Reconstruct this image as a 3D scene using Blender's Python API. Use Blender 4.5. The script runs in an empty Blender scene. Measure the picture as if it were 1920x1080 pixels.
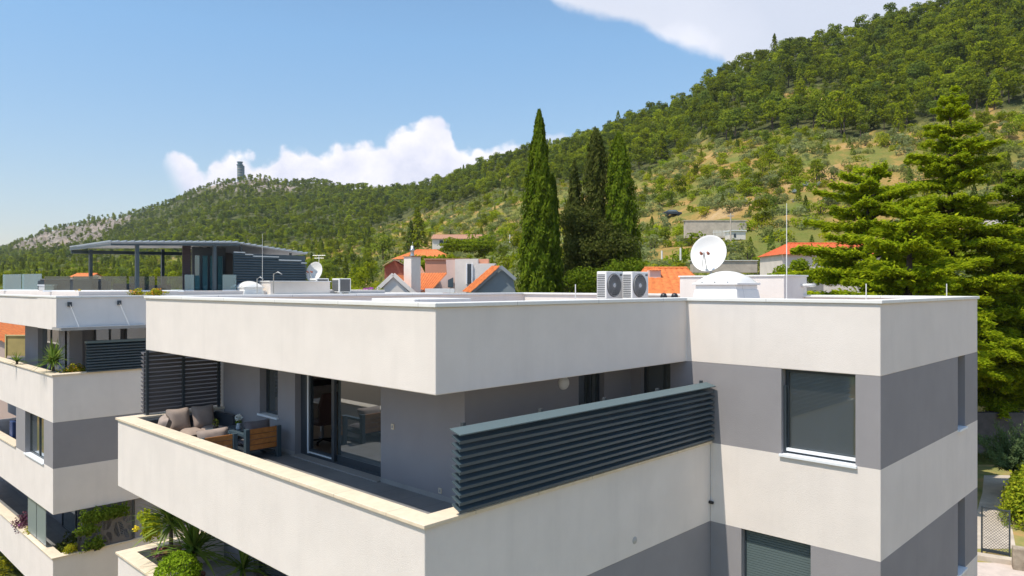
import bpy, bmesh, math, random
import numpy as np
from mathutils import Vector, Matrix, noise as mnoise
PI=math.pi; R_=math.radians
S=bpy.context.scene
# ---------------- camera ----------------
CZ=12.0; FP=1403.0; HY=536.0; YAW=.7698
CC,SS=math.cos(YAW),math.sin(YAW)
cam=bpy.data.cameras.new('camera'); camo=bpy.data.objects.new('camera',cam); S.collection.objects.link(camo)
camo.location=(0,0,CZ); camo.rotation_euler=(PI/2,0,YAW-PI/2)
cam.sensor_width=36; cam.lens=FP/1920*36; cam.shift_y=-(540-HY)/1920; cam.clip_start=.1; cam.clip_end=9000
S.camera=camo
# ---------------- light, sky, exposure ----------------
SUN=Vector((-1,.13,1.88)).normalized()
sl=bpy.data.lights.new('sun','SUN'); sl.energy=3.5; sl.angle=R_(.5); sl.color=(1,.91,.78)
slo=bpy.data.objects.new('sun',sl); S.collection.objects.link(slo)
slo.rotation_euler=SUN.to_track_quat('Z','Y').to_euler(); slo.location=(-20,5,60)
S.view_settings.view_transform='Standard'; S.view_settings.look='None'; S.view_settings.gamma=1
S.view_settings.exposure=0.43; S.view_settings.use_curve_mapping=False
W=bpy.data.worlds.new('World'); S.world=W; W.use_nodes=True
class G:
    """tiny node-graph writer"""
    def __init__(s,nt): s.nt=nt; nt.nodes.clear()
    def n(s,t,**k):
        o=s.nt.nodes.new(t)
        ins=k.pop('ins',{})
        for a,b in k.items(): setattr(o,a,b)
        for a,b in ins.items():
            if isinstance(b,bpy.types.NodeSocket): s.nt.links.new(b,o.inputs[a])
            else: o.inputs[a].default_value=b
        return o
    def m(s,op,a,b=0.0,c=0.0):
        return s.n('ShaderNodeMath',operation=op,ins={0:a,1:b,2:c}).outputs[0]
    def ramp(s,f,stops,interp='LINEAR'):
        r=s.n('ShaderNodeValToRGB',ins={0:f}); cr=r.color_ramp; cr.interpolation=interp
        while len(cr.elements)<len(stops): cr.elements.new(.5)
        for e,(p,c) in zip(cr.elements,stops): e.position=p; e.color=(*c,1) if len(c)==3 else c
        return r.outputs[0]
    def mixc(s,f,a,b,mode='MIX'):
        o=s.n('ShaderNodeMix',data_type='RGBA',blend_type=mode)
        for i,v in ((0,f),(6,a),(7,b)):
            if isinstance(v,bpy.types.NodeSocket): s.nt.links.new(v,o.inputs[i])
            else: o.inputs[i].default_value=(*v,1) if isinstance(v,tuple) and len(v)==3 else v
        return o.outputs[2]
g=G(W.node_tree)
sky=g.n('ShaderNodeTexSky',sky_type='NISHITA',sun_disc=False,sun_elevation=math.asin(SUN.z),sun_rotation=math.atan2(SUN.x,SUN.y),
        altitude=0,air_density=1.0,dust_density=.45,ozone_density=2.6)
tc=g.n('ShaderNodeTexCoord').outputs['Generated']
dot=lambda v: g.n('ShaderNodeVectorMath',operation='DOT_PRODUCT',ins={0:tc,1:v}).outputs['Value']
fw=g.m('MAXIMUM',dot((CC,SS,0)),.05); rt=dot((SS,-CC,0)); up=dot((0,0,1))
ax=g.m('MULTIPLY_ADD',g.m('DIVIDE',rt,fw),1.403,.96); ay=g.m('MULTIPLY_ADD',g.m('DIVIDE',up,fw),-1.403,.536)
def fcurve(x,pts):
    o=g.n('ShaderNodeFloatCurve',ins={1:x}); c=o.mapping.curves[0]
    for i,p in enumerate(pts):
        if i<2: c.points[i].location=p
        else: c.points.new(*p)
    o.mapping.use_clip=False; o.mapping.update(); return o.outputs[0]
vec=g.n('ShaderNodeCombineXYZ',ins={0:ax,1:ay,2:0.0}).outputs[0]
def nz(sc,det,rough=.55,off=0.0,dist=0.0):
    return g.n('ShaderNodeTexNoise',noise_dimensions='3D',ins={'Vector':g.n('ShaderNodeVectorMath',operation='ADD',ins={0:vec,1:(off,off*.7,off)}).outputs[0],'Scale':sc,'Detail':det,'Roughness':rough,'Distortion':dist}).outputs[0]
vor=g.n('ShaderNodeTexVoronoi',feature='SMOOTH_F1',ins={'Vector':vec,'Scale':17.0,'Smoothness':.5,'Detail':2.0,'Roughness':.6}).outputs[0]
# cumulus bank low over the hills
cx=g.m('DIVIDE',g.m('SUBTRACT',ax,.28),.80)
ytop=fcurve(cx,[(0,.42),(.02,.30),(.045,.283),(.09,.288),(.12,.307),(.16,.30),(.19,.276),(.22,.276),(.27,.292),(.32,.272),(.37,.262),(.41,.268),(.455,.262),(.52,.262),(.56,.25),(.60,.225),(.66,.216),(.70,.222),(.715,.25),(.74,.268),(.80,.268),(.88,.262),(.95,.248),(1,.25)])
nn=g.m('ADD',g.m('MULTIPLY',g.m('SUBTRACT',nz(22,8,.62),.5),.045),g.m('MULTIPLY',g.m('SUBTRACT',vor,.40),-.035))
d1=g.m('ADD',g.m('SUBTRACT',g.m('ADD',ay,nn),ytop),.014)
m1=g.n('ShaderNodeMapRange',interpolation_type='SMOOTHSTEP',ins={0:d1,1:-.003,2:.018,3:0.0,4:1.0}).outputs[0]
m1=g.m('MULTIPLY',m1,g.n('ShaderNodeMapRange',interpolation_type='SMOOTHSTEP',ins={0:g.m('ADD',ax,g.m('MULTIPLY',ay,-.45)),1:.158,2:.20,3:0.0,4:1.0}).outputs[0])
m1=g.m('MULTIPLY',m1,g.n('ShaderNodeMapRange',interpolation_type='SMOOTHSTEP',ins={0:ax,1:.84,2:1.1,3:1.0,4:.35}).outputs[0])
m1=g.m('MULTIPLY',m1,g.n('ShaderNodeMapRange',interpolation_type='SMOOTHSTEP',ins={0:ay,1:.35,2:.50,3:1.0,4:.35}).outputs[0])
# broad bright veil in the upper right
yb2=fcurve(ax,[(0,-.5),(1.0,-.03),(1.04,.005),(1.12,.038),(1.18,.05),(1.24,.078),(1.28,.095),(1.34,.106),(1.38,.15),(1.5,.4),(1.9,1.)])
d2=g.m('SUBTRACT',yb2,g.m('ADD',ay,g.m('ADD',g.m('MULTIPLY',g.m('SUBTRACT',nz(9,7,.6,3.1),.5),.05),g.m('MULTIPLY',g.m('SUBTRACT',nz(40,4,.6,5.1),.5),.008))))
m2=g.n('ShaderNodeMapRange',interpolation_type='SMOOTHSTEP',ins={0:d2,1:-.004,2:.022,3:0.0,4:.97}).outputs[0]
fmask=g.m('GREATER_THAN',dot((CC,SS,0)),.06)
mask=g.m('MULTIPLY',g.m('MAXIMUM',m1,m2),fmask)
tone1=g.ramp(g.m('ADD',g.m('MULTIPLY',nz(11,6,.6,7.7),.9),g.m('MULTIPLY',d1,-1.2)),[(.22,(.60,.62,.74)),(.60,(.90,.87,.90))])
tone2=g.ramp(g.m('ADD',nz(4,4,.5,1.3),g.m('MULTIPLY',d2,-2.2)),[(.0,(.54,.58,.68)),(.42,(.60,.63,.72)),(.62,(.80,.80,.86))])
tone=g.mixc(g.m('GREATER_THAN',m2,m1),tone1,tone2)
tint=g.ramp(g.m('MULTIPLY',dot((0,0,1)),2.0),[(0,(.80,.66,.63)),(.24,(.83,.78,.74)),(.62,(.87,.99,.97))])
skyc=g.mixc(1.0,sky.outputs[0],tint,'MULTIPLY')
bg1=g.n('ShaderNodeBackground',ins={0:skyc,1:.145}); bg2=g.n('ShaderNodeBackground',ins={0:tone,1:1.0})
ms=g.n('ShaderNodeMixShader',ins={0:mask,1:bg1.outputs[0],2:bg2.outputs[0]})
g.n('ShaderNodeOutputWorld',ins={0:ms.outputs[0]})
W.cycles.sampling_method='MANUAL'; W.cycles.sample_map_resolution=1024
# ---------------- measuring helpers ----------------
def P(u,v,d): r=(u-960)/FP*d; return Vector((d*CC+r*SS,d*SS-r*CC,CZ+(HY-v)/FP*d))
def onX(u,X): r=(u-960)/FP; return X/(CC+r*SS)*(SS-r*CC)      # Y where the view column meets plane X
def onY(u,Y): r=(u-960)/FP; return Y/(SS-r*CC)*(CC+r*SS)
def onZ(u,v,z): return P(u,v,(z-CZ)*FP/(HY-v))
def uvd(x,y,z):
    f=x*CC+y*SS; r=x*SS-y*CC; return 960+FP*r/f, HY-FP*(z-CZ)/f, f
# ---------------- object helpers ----------------
C=S.collection
def tag(o,label=None,cat=None,group=None,kind=None):
    if label: o['label']=label
    if cat: o['category']=cat
    if group: o['group']=group
    if kind: o['kind']=kind
    return o
def thing(name,label,cat,loc=(0,0,0),group=None):
    o=bpy.data.objects.new(name,None); C.objects.link(o); o.location=loc; o.empty_display_size=.2
    return tag(o,label,cat,group)
def origin(o):
    v=Vector((0,0,0))
    while o is not None: v+=o.location; o=o.parent
    return v
def dup(o,loc=None,rz=None,label=None,parent=None,scale=None):
    c=o.copy(); C.objects.link(c)
    if parent is not None: c.parent=parent
    if loc is not None: c.location=loc
    if rz is not None: c.rotation_euler=(0,0,rz)
    if scale is not None: c.scale=scale
    if label: c['label']=label
    for ch in o.children: dup(ch,parent=c)
    return c
class MB:
    def __init__(s): s.v=[]; s.f=[]
    def add(s,vs,fs): n=len(s.v); s.v+=[tuple(v) for v in vs]; s.f+=[tuple(i+n for i in f) for f in fs]; return s
    def box(s,x0,x1,y0,y1,z0,z1):
        if x1<x0:x0,x1=x1,x0
        if y1<y0:y0,y1=y1,y0
        return s.add([(x0,y0,z0),(x1,y0,z0),(x1,y1,z0),(x0,y1,z0),(x0,y0,z1),(x1,y0,z1),(x1,y1,z1),(x0,y1,z1)],
              [(0,3,2,1),(4,5,6,7),(0,1,5,4),(1,2,6,5),(2,3,7,6),(3,0,4,7)])
    def obox(s,c,ax,ay,az):   # centre and three half-axis vectors
        c,ax,ay,az=map(Vector,(c,ax,ay,az)); vs=[]
        for k in (-1,1):
            for i,j in ((-1,-1),(1,-1),(1,1),(-1,1)): vs.append(c+ax*i+ay*j+az*k)
        return s.add(vs,[(0,3,2,1),(4,5,6,7),(0,1,5,4),(1,2,6,5),(2,3,7,6),(3,0,4,7)])
    def bar(s,a,b,w,h=None,up=(0,0,1)):
        a,b=Vector(a),Vector(b); h=h or w; d=(b-a); L=d.length; d.normalize(); up=Vector(up)
        if abs(d.dot(up))>.98: up=Vector((1,0,0))
        x=d.cross(up).normalized(); y=x.cross(d)
        return s.obox((a+b)/2,x*w/2,d*L/2,y*h/2)
    def prism(s,poly,z0,z1):
        n=len(poly); vs=[(x,y,z0) for x,y in poly]+[(x,y,z1) for x,y in poly]
        return s.add(vs,[tuple(range(n))[::-1],tuple(range(n,2*n))]+[(i,(i+1)%n,(i+1)%n+n,i+n) for i in range(n)])
    def ext(s,poly,vec):   # extrude a 3-D polygon by vec
        n=len(poly); vec=Vector(vec); vs=[Vector(p) for p in poly]; vs+=[p+vec for p in vs]
        return s.add(vs,[tuple(range(n))[::-1],tuple(range(n,2*n))]+[(i,(i+1)%n,(i+1)%n+n,i+n) for i in range(n)])
    def tube(s,pts,rs,n=8,cap=True):
        pts=[Vector(p) for p in pts]
        if not hasattr(rs,'__len__'): rs=[rs]*len(pts)
        vs=[];fs=[]
        for i,p in enumerate(pts):
            d=(pts[min(i+1,len(pts)-1)]-pts[max(i-1,0)]).normalized()
            a=d.cross(Vector((0,0,1)) if abs(d.z)<.9 else Vector((1,0,0))).normalized(); b=a.cross(d)
            for k in range(n):
                t=2*PI*k/n; vs.append(p+(a*math.cos(t)+b*math.sin(t))*rs[i])
        for i in range(len(pts)-1):
            for k in range(n): fs.append((i*n+k,i*n+(k+1)%n,(i+1)*n+(k+1)%n,(i+1)*n+k))
        if cap: fs.append(tuple(range(n))[::-1]); fs.append(tuple(range((len(pts)-1)*n,len(pts)*n)))
        return s.add(vs,fs)
    def lathe(s,c,prof,n=24,axis=(0,0,1),sx=1,sy=1):
        c=Vector(c); q=Vector(axis).to_track_quat('Z','Y'); vs=[];fs=[]
        for r,z in prof:
            for k in range(n):
                t=2*PI*k/n; vs.append(c+q@Vector((r*math.cos(t)*sx,r*math.sin(t)*sy,z)))
        for i in range(len(prof)-1):
            for k in range(n): fs.append((i*n+k,i*n+(k+1)%n,(i+1)*n+(k+1)%n,(i+1)*n+k))
        if prof[0][0]>1e-4: fs.append(tuple(range(n))[::-1])
        if prof[-1][0]>1e-4: fs.append(tuple(range((len(prof)-1)*n,len(prof)*n)))
        return s.add(vs,fs)
    def build(s,name,mat,parent=None,bevel=0,smooth=False,sub=0,label=None):
        me=bpy.data.meshes.new(name); o_=origin(parent)
        me.from_pydata([(x-o_.x,y-o_.y,z-o_.z) for x,y,z in s.v],[],s.f); me.materials.append(mat); me.validate()
        o=bpy.data.objects.new(name,me); C.objects.link(o); o.parent=parent
        bm=bmesh.new(); bm.from_mesh(me); bmesh.ops.remove_doubles(bm,verts=bm.verts,dist=1e-6) if smooth else None
        bmesh.ops.recalc_face_normals(bm,faces=bm.faces); bm.to_mesh(me); bm.free()
        if smooth:
            for p in me.polygons: p.use_smooth=True
        if bevel:
            m=o.modifiers.new('bevel','BEVEL'); m.width=bevel; m.segments=2; m.limit_method='ANGLE'; m.angle_limit=R_(40)
        if sub:
            m=o.modifiers.new('subsurf','SUBSURF'); m.levels=m.render_levels=sub
        if label: o['label']=label
        return o
# ---------------- materials ----------------
def mat(name,col,rough=.7,metal=0,spec=.5,var=0.0,vscale=3.0,bump=0.0,bscale=60.0,col2=None,streak=0.0,det=5,alpha=None,trans=0,joint=0):
    m=bpy.data.materials.new(name); m.use_nodes=True; q=G(m.node_tree)
    b=q.n('ShaderNodeBsdfPrincipled',ins={'Roughness':rough,'Metallic':metal,'Specular IOR Level':spec})
    co=q.n('ShaderNodeNewGeometry').outputs['Position']
    colr=(*col,1)
    if var or col2:
        nt=q.n('ShaderNodeTexNoise',ins={'Vector':co,'Scale':vscale,'Detail':float(det),'Roughness':.6}).outputs[0]
        c2=col2 or tuple(min(1,x*(1-var)) for x in col); c1=col if col2 else tuple(min(1,x*(1+var*.4)) for x in col)
        colr=q.ramp(nt,[(.33,c2),(.67,c1)])
    if streak:
        sv=q.n('ShaderNodeVectorMath',operation='MULTIPLY',ins={0:co,1:(1,1,.09)}).outputs[0]
        st=q.n('ShaderNodeTexNoise',ins={'Vector':sv,'Scale':2.6,'Detail':6.0,'Roughness':.6}).outputs[0]
        f=q.n('ShaderNodeMapRange',ins={0:st,1:.5,2:.78,3:0.0,4:streak}).outputs[0]
        colr=q.mixc(f,colr,tuple(x*.6 for x in col))
    if joint:
        sp=q.n('ShaderNodeSeparateXYZ',ins={0:co}); f=None
        for ax_ in (0,1):
            v=q.m('FRACT',q.m('DIVIDE',q.m('ADD',sp.outputs[ax_],100.31),joint)); v=q.m('LESS_THAN',v,.007/joint); f=v if f is None else q.m('MAXIMUM',f,v)
        colr=q.mixc(f,colr,tuple(x*.35 for x in col))
    if isinstance(colr,tuple): b.inputs['Base Color'].default_value=colr
    else: q.nt.links.new(colr,b.inputs['Base Color'])
    if bump:
        nb=q.n('ShaderNodeTexNoise',ins={'Vector':co,'Scale':bscale,'Detail':4.0,'Roughness':.7}).outputs[0]
        bb=q.n('ShaderNodeBump',ins={'Strength':bump,'Distance':.01,'Height':nb}); q.nt.links.new(bb.outputs[0],b.inputs['Normal'])
    if trans: b.inputs['Transmission Weight'].default_value=trans
    q.n('ShaderNodeOutputMaterial',ins={0:b.outputs[0]}); return m
def glassmat(name,tint,f=.5,rough=.02,alpha=.5):
    m=bpy.data.materials.new(name); m.use_nodes=True; q=G(m.node_tree)
    gl=q.n('ShaderNodeBsdfGlossy',ins={'Roughness':rough,'Color':(.9,.95,1,1)})
    tr=q.n('ShaderNodeBsdfTransparent',ins={'Color':(*tint,1)}); df=q.n('ShaderNodeBsdfDiffuse',ins={'Color':(*[x*.5 for x in tint],1)})
    fr=q.n('ShaderNodeFresnel',ins={'IOR':1.5}).outputs[0]
    a=q.n('ShaderNodeMixShader',ins={0:1-alpha,1:df.outputs[0],2:tr.outputs[0]})
    ff=q.m('ADD',q.m('MULTIPLY',fr,1.0),f)
    b=q.n('ShaderNodeMixShader',ins={0:ff,1:a.outputs[0],2:gl.outputs[0]})
    q.n('ShaderNodeOutputMaterial',ins={0:b.outputs[0]}); return m
def leafmat(name,c1,c2,c3=None,transl=.35,rnd=.25,noise_s=0):
    """c1..c2 per leaf, c3 pulled in per tree; both are real colour differences between leaves and trees"""
    m=bpy.data.materials.new(name); m.use_nodes=True; q=G(m.node_tree)
    t=q.n('ShaderNodeAttribute',attribute_name='tint').outputs['Fac']
    col=q.mixc(t,c1,c2)
    r=q.n('ShaderNodeObjectInfo').outputs['Random']
    if c3: col=q.mixc(q.m('MULTIPLY',q.m('POWER',r,1.6),.85),col,c3)
    hsv=q.n('ShaderNodeHueSaturation',ins={'Color':col,'Value':q.m('MULTIPLY_ADD',q.m('FRACT',q.m('MULTIPLY',r,7.31)),2*rnd,1-rnd)})
    d=q.n('ShaderNodeBsdfDiffuse',ins={0:hsv.outputs[0]}); tr=q.n('ShaderNodeBsdfTranslucent',ins={0:hsv.outputs[0]})
    a=q.n('ShaderNodeMixShader',ins={0:transl,1:d.outputs[0],2:tr.outputs[0]})
    q.n('ShaderNodeOutputMaterial',ins={0:a.outputs[0]}); return m
M={}
M['white']=mat('white_render',(.80,.74,.695),.85,var=.05,vscale=1.3,bump=.5,bscale=90,streak=.15)
M['grey']=mat('grey_render',(.295,.285,.30),.85,var=.06,vscale=1.3,bump=.5,bscale=90,streak=.10)
M['darkgrey']=mat('dark_grey_render',(.125,.15,.18),.85,var=.08,vscale=1.3,bump=.5,bscale=90,streak=.1)
M['cope']=mat('cream_stone',(.78,.66,.50),.6,var=.10,vscale=6,bump=.2,joint=1.23)
M['wcope']=mat('pale_metal_coping',(.80,.80,.78),.45,var=.05,vscale=3,joint=1.97)
M['anth']=mat('anthracite_metal',(.055,.085,.105),.38,metal=.0,var=.1,vscale=2)
M['anthdk']=mat('anthracite_frame',(.04,.052,.064),.35)
M['anthbr']=mat('brown_grey_slat',(.085,.08,.085),.5)
M['sill']=mat('white_sill',(.80,.84,.88),.4)
M['roofm']=mat('roof_membrane',(.42,.35,.32),.9,var=.15,vscale=2,bump=.5,bscale=30)
M['tile']=mat('terrace_tiles',(.235,.24,.245),.55,var=.18,vscale=1.6,joint=.61)
M['thresh']=mat('stone_threshold',(.36,.35,.34),.6,var=.1)
M['ceil']=mat('pale_ceiling',(.5,.49,.5),.9)
M['int']=mat('room_wall',(.60,.61,.60),.9)
M['intfloor']=mat('room_floor',(.25,.17,.1),.5,var=.2)
M['glass']=glassmat('window_glass',(.55,.62,.62),f=.12,alpha=.25)
M['glassdk']=glassmat('dark_window_glass',(.25,.3,.3),f=.22,alpha=.5)
M['railglass']=glassmat('teal_rail_glass',(.42,.78,.86),f=.10,alpha=.45)
M['railclear']=glassmat('clear_rail_glass',(.50,.58,.56),f=.05,alpha=.12)
M['blindglass']=glassmat('blind_window_glass',(.9,.93,.93),f=.03,alpha=.06)
M['frost']=glassmat('frosted_panel',(.45,.60,.70),f=.10,rough=.3,alpha=.9)
M['blind']=mat('window_blind',(.27,.272,.265),.8,var=.05,vscale=8)
M['shutter']=mat('roller_shutter',(.11,.15,.155),.5)
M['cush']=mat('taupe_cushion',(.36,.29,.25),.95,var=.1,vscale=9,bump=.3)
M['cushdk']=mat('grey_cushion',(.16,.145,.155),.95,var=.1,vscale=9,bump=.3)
M['wood']=mat('honey_wood',(.52,.21,.055),.5,col2=(.36,.13,.03),vscale=14)
M['leather']=mat('brown_leather',(.16,.09,.075),.5)
M['black']=mat('black_plastic',(.015,.015,.018),.4)
M['wplast']=mat('white_plastic',(.78,.78,.76),.4)
M['acgrey']=mat('ac_side',(.55,.56,.56),.5)
M['acdk']=mat('fan_grille',(.10,.105,.11),.5)
M['terra']=mat('terracotta_tiles',(.72,.22,.055),.8,col2=(.50,.13,.035),vscale=5,det=8)
M['terra2']=mat('red_roof_tiles',(.68,.13,.035),.8,col2=(.45,.08,.02),vscale=5,det=8)
M['oldtile']=mat('pale_old_tiles',(.48,.26,.16),.85,col2=(.30,.15,.10),vscale=6,det=8)
M['pink']=mat('pink_render',(.68,.52,.46),.85,var=.08,vscale=1)
M['coral']=mat('coral_render',(.66,.31,.20),.85,var=.08,vscale=1)
M['creamw']=mat('cream_wall',(.76,.70,.64),.85,var=.1,vscale=1)
M['bluegrey']=mat('blue_grey_gable',(.20,.24,.26),.85,var=.05,vscale=1)
M['brick']=mat('red_brick',(.36,.13,.08),.85,col2=(.24,.09,.06),vscale=20)
M['yellow']=mat('ochre_awning',(.50,.40,.16),.8,var=.15,vscale=2)
M['concrete']=mat('pale_concrete',(.55,.48,.40),.9,var=.2,vscale=1.5,bump=.4,bscale=20)
M['stone']=mat('stone_wall',(.42,.36,.28),.9,col2=(.2,.16,.12),vscale=2.5,bump=.8,bscale=8)
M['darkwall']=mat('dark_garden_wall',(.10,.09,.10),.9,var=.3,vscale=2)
M['pot']=mat('clay_pot',(.32,.12,.07),.8,var=.2)
M['bark']=mat('bark',(.09,.065,.05),.95,var=.4,vscale=6,bump=.8,bscale=12)
M['steel']=mat('galvanised_steel',(.45,.47,.48),.35,metal=.8)
M['tower']=mat('tower_concrete',(.16,.22,.24),.8,var=.2,vscale=.2)
M['blue']=mat('blue_box',(.02,.05,.16),.5)
M['hibis']=mat('yellow_petals',(.85,.68,.02),.6)
M['orangefl']=mat('orange_petals',(.75,.30,.03),.7)
M['purplefl']=mat('magenta_petals',(.42,.07,.42),.7)
M['whitefl']=mat('white_petals',(.8,.8,.75),.7)
M['pine']=leafmat('pine_needles',(.145,.20,.008),(.34,.37,.012),(.10,.15,.035),rnd=.38,transl=.45)
M['shrub']=leafmat('olive_leaves',(.20,.245,.10),(.31,.35,.16),(.26,.29,.06),rnd=.25,transl=.45)
M['bush']=leafmat('bush_leaves',(.14,.225,.012),(.29,.37,.02),(.38,.37,.02),rnd=.28,transl=.45)
M['cypress']=leafmat('cypress_leaves',(.08,.14,.010),(.19,.25,.02),rnd=.1,transl=.4)
M['cypressdk']=leafmat('dark_cypress_leaves',(.06,.085,.018),(.14,.155,.035),rnd=.1,transl=.4)
M['cedar']=leafmat('cedar_needles',(.20,.30,.012),(.50,.56,.02),rnd=.08,transl=.5)
M['cedardk']=leafmat('dark_broad_leaves',(.15,.23,.014),(.34,.42,.03),rnd=.08,transl=.5)
M['hedge']=leafmat('hedge_leaves',(.14,.22,.015),(.40,.42,.03),rnd=.1)
M['pinesh']=leafmat('soft_pine_needles',(.09,.15,.06),(.15,.21,.09),rnd=.1)
M['yucca']=leafmat('yucca_blades',(.10,.20,.03),(.28,.36,.08),rnd=.1)
M['agave']=leafmat('agave_blades',(.35,.42,.42),(.5,.55,.55),rnd=.1)
M['topi']=leafmat('topiary_leaves',(.16,.28,.015),(.30,.42,.03),rnd=.1)
M['vine']=leafmat('vine_leaves',(.12,.20,.02),(.25,.33,.04),rnd=.1)
M['fleaf']=leafmat('flower_bed_leaves',(.22,.26,.02),(.45,.40,.03),rnd=.1)
M['purpleleaf']=leafmat('purple_leaves',(.12,.05,.08),(.22,.10,.13),rnd=.1)
# ---------------- foliage helper ----------------
def leaves(name,pts,nrm,size,mat_,parent,aspect=1.6,jit=.6,seed=0,up=None,world=True):
    """many small leaf-sized quads in one mesh"""
    rng=np.random.default_rng(seed); pts=np.asarray(pts,float); N=len(pts)
    if world: o_=origin(parent); pts=pts-np.array([o_.x,o_.y,o_.z])
    nrm=np.asarray(nrm,float)+rng.normal(0,jit,(N,3)); nrm/=np.linalg.norm(nrm,axis=1)[:,None]+1e-9
    t=rng.normal(0,1,(N,3)) if up is None else np.asarray(up,float)+rng.normal(0,.3,(N,3))
    t-=nrm*(t*nrm).sum(1)[:,None]; t/=np.linalg.norm(t,axis=1)[:,None]+1e-9
    b=np.cross(nrm,t); sz=(np.asarray(size)*rng.uniform(.7,1.3,N))[:,None] if np.ndim(size)==0 else (np.asarray(size)*rng.uniform(.7,1.3,N))[:,None]
    a=t*sz*aspect/2; b=b*sz/2
    v=np.stack([pts-a,pts+b*.9-a*.1,pts+a,pts-b*.9-a*.1],1).reshape(-1,3)
    me=bpy.data.meshes.new(name); me.vertices.add(4*N); me.vertices.foreach_set('co',v.astype(np.float32).ravel())
    me.loops.add(4*N); me.loops.foreach_set('vertex_index',np.arange(4*N,dtype=np.int32))
    me.polygons.add(N); me.polygons.foreach_set('loop_start',np.arange(0,4*N,4,dtype=np.int32))
    me.update(calc_edges=True)
    at=me.attributes.new('tint','FLOAT','FACE'); at.data.foreach_set('value',rng.uniform(0,1,N).astype(np.float32))
    me.materials.append(mat_); o=bpy.data.objects.new(name,me); C.objects.link(o); o.parent=parent; return o
def sph(rng,n):
    d=rng.normal(0,1,(n,3)); return d/np.linalg.norm(d,axis=1)[:,None]
def blob_pts(rng,cen,rad,n,flat=.7,shell=.35,bottom=.35):
    """leaves spread through the outer part of each clump"""
    P_=[];N_=[]
    for c,r in zip(cen,rad):
        k=max(4,int(n*r*r/np.mean(np.square(rad))))
        d=sph(rng,k); keep=rng.uniform(0,1,k)>(d[:,2]<-.1)*(1-bottom); d=d[keep]
        rr=r*(1-shell*rng.uniform(0,1,len(d))**1.5)
        P_.append(c+d*rr[:,None]*[1,1,flat]); N_.append(d)
    return np.concatenate(P_),np.concatenate(N_)
# =====================================================================
# THE TERRAIN: one sheet from the garden to the ridges
# =====================================================================
RU=[-900,-100,0,60,130,200,250,300,370,430,500,560,650,700,760,800,860,920,960,1040,1100,1150,1200,1250,1300,1350,1400,1450,1500,1560,1620,1700,1740,1800,1920,2300,2900]
RYs=[560,500,462,440,416,409,397,380,352,333,333,337,342,346,351,342,320,297,281,256,240,225,208,189,164,124,111,92,77,61,46,20,6,-18,-62,-190,-260]
DU=[-900,0,300,450,600,700,760,860,960,1100,1350,1600,1920,2900]
DD=[1400,1400,1250,1050,950,830,740,590,500,440,390,360,340,300]
def treeh(u): return float(np.interp(u,[0,600,800,1000,1900],[5,6,7,8.5,8.5]))
def ridge(u):
    d=float(np.interp(u,DU,DD)); return d, float(np.interp(u,RU,RYs))+treeh(u)*.72*FP/d
def d0y0(u): return float(np.interp(u,[-900,0,500,750,950,1200,1500,2900],[320,320,280,150,110,95,85,70])), float(np.interp(u,[-900,0,500,750,950,1200,1500,2900],[534,530,526,528,522,520,522,520]))
def hn(x,y,s,o=4): return mnoise.fractal(Vector((x/s,y/s,3.3)),1.0,2.0,o)
def prof(u,d):
    """ground height above the camera level datum at picture column u, depth d"""
    d0,y0=d0y0(u); d1,yr=ridge(u)
    z0=(HY-y0)/FP*d0; zn=-9.6 if u>900 else -12.0+min(1,max(0,(u-300)/600))*2.4
    if d<=40: return zn
    if d<=d0:
        t=(d-40)/(d0-40); return zn+(z0-zn)*(t*t*(3-2*t)*.5+t*.5)
    if d<=d1:
        t=math.log(d/d0)/math.log(d1/d0); k=float(np.interp(u,[0,600,1000,1500],[1.25,1.15,1.08,1.05]))
        return (HY-(y0+(yr-y0)*t**k))/FP*d
    z1=(HY-yr)/FP*d1
    return max(-25,z1-(d-d1)*.35-((d-d1)/d1)**2*20)
def ground(u,d):
    z=prof(u,d); p=P(u,HY,d)
    a=min(1,max(0,(d-60)/150)); z+=a*(hn(p.x,p.y,70)*min(6,d*.012))
    if 5<u<280 and d>800:
        k=min(1,(d-800)/150)*min(1,(u-5)/30)*min(1,(280-u)/40); z+=k*(16*abs(mnoise.noise(Vector((u/9,d/260,2))))+7*mnoise.noise(Vector((u/4,d/70,6)))-4)
    # garden terraces on the lower right slope: flat steps held by banks
    if 1100<u and 95<d<260:
        st=3.2; q=z/st; f=q-math.floor(q); k=min(1,(d-95)/25)*min(1,(260-d)/60)*min(1,(u-1100)/80)
        z+=( (math.floor(q)+ (0 if f<.62 else (f-.62)/.38))*st - z)*k*.75
    return Vector((p.x,p.y,CZ+z))
def from_xy(x,y):
    f=x*CC+y*SS; r=x*SS-y*CC; return 960+FP*r/max(f,1e-3), f
def gxy(x,y):
    u,d=from_xy(x,y); return ground(u,d)
def terr_at(u,v,dmin=60):
    """ground point seen at picture position u,v"""
    d1=ridge(u)[0]; d=dmin
    while d<d1:
        z=ground(u,d).z
        if HY-(z-CZ)/d*FP<=v: return ground(u,d),d
        d*=1.01
    return ground(u,d1),d1
us=np.concatenate([np.arange(-900,-100,40),np.arange(-100,620,5),np.arange(620,2040,9),np.arange(2040,2901,40)])
ds=np.concatenate([[-40.,4,12,20,30,40,48,56],np.geomspace(62,1700,150),[2000,2400,3000]])
vs=[]
for d in ds:
    for u in us:
        if d<20:   # near the camera the sheet just carries on flat, wide enough to stand under the buildings
            r=(u-960)/FP*20; z=-12+min(1,max(0,(u-300)/600))*2.4
            vs.append((d*CC+r*4*SS,d*SS-r*4*CC,CZ+z))
        else: vs.append(tuple(ground(float(u),float(d))))
nu=len(us); fs=[(j*nu+i,j*nu+i+1,(j+1)*nu+i+1,(j+1)*nu+i) for j in range(len(ds)-1) for i in range(nu-1)]
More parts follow.
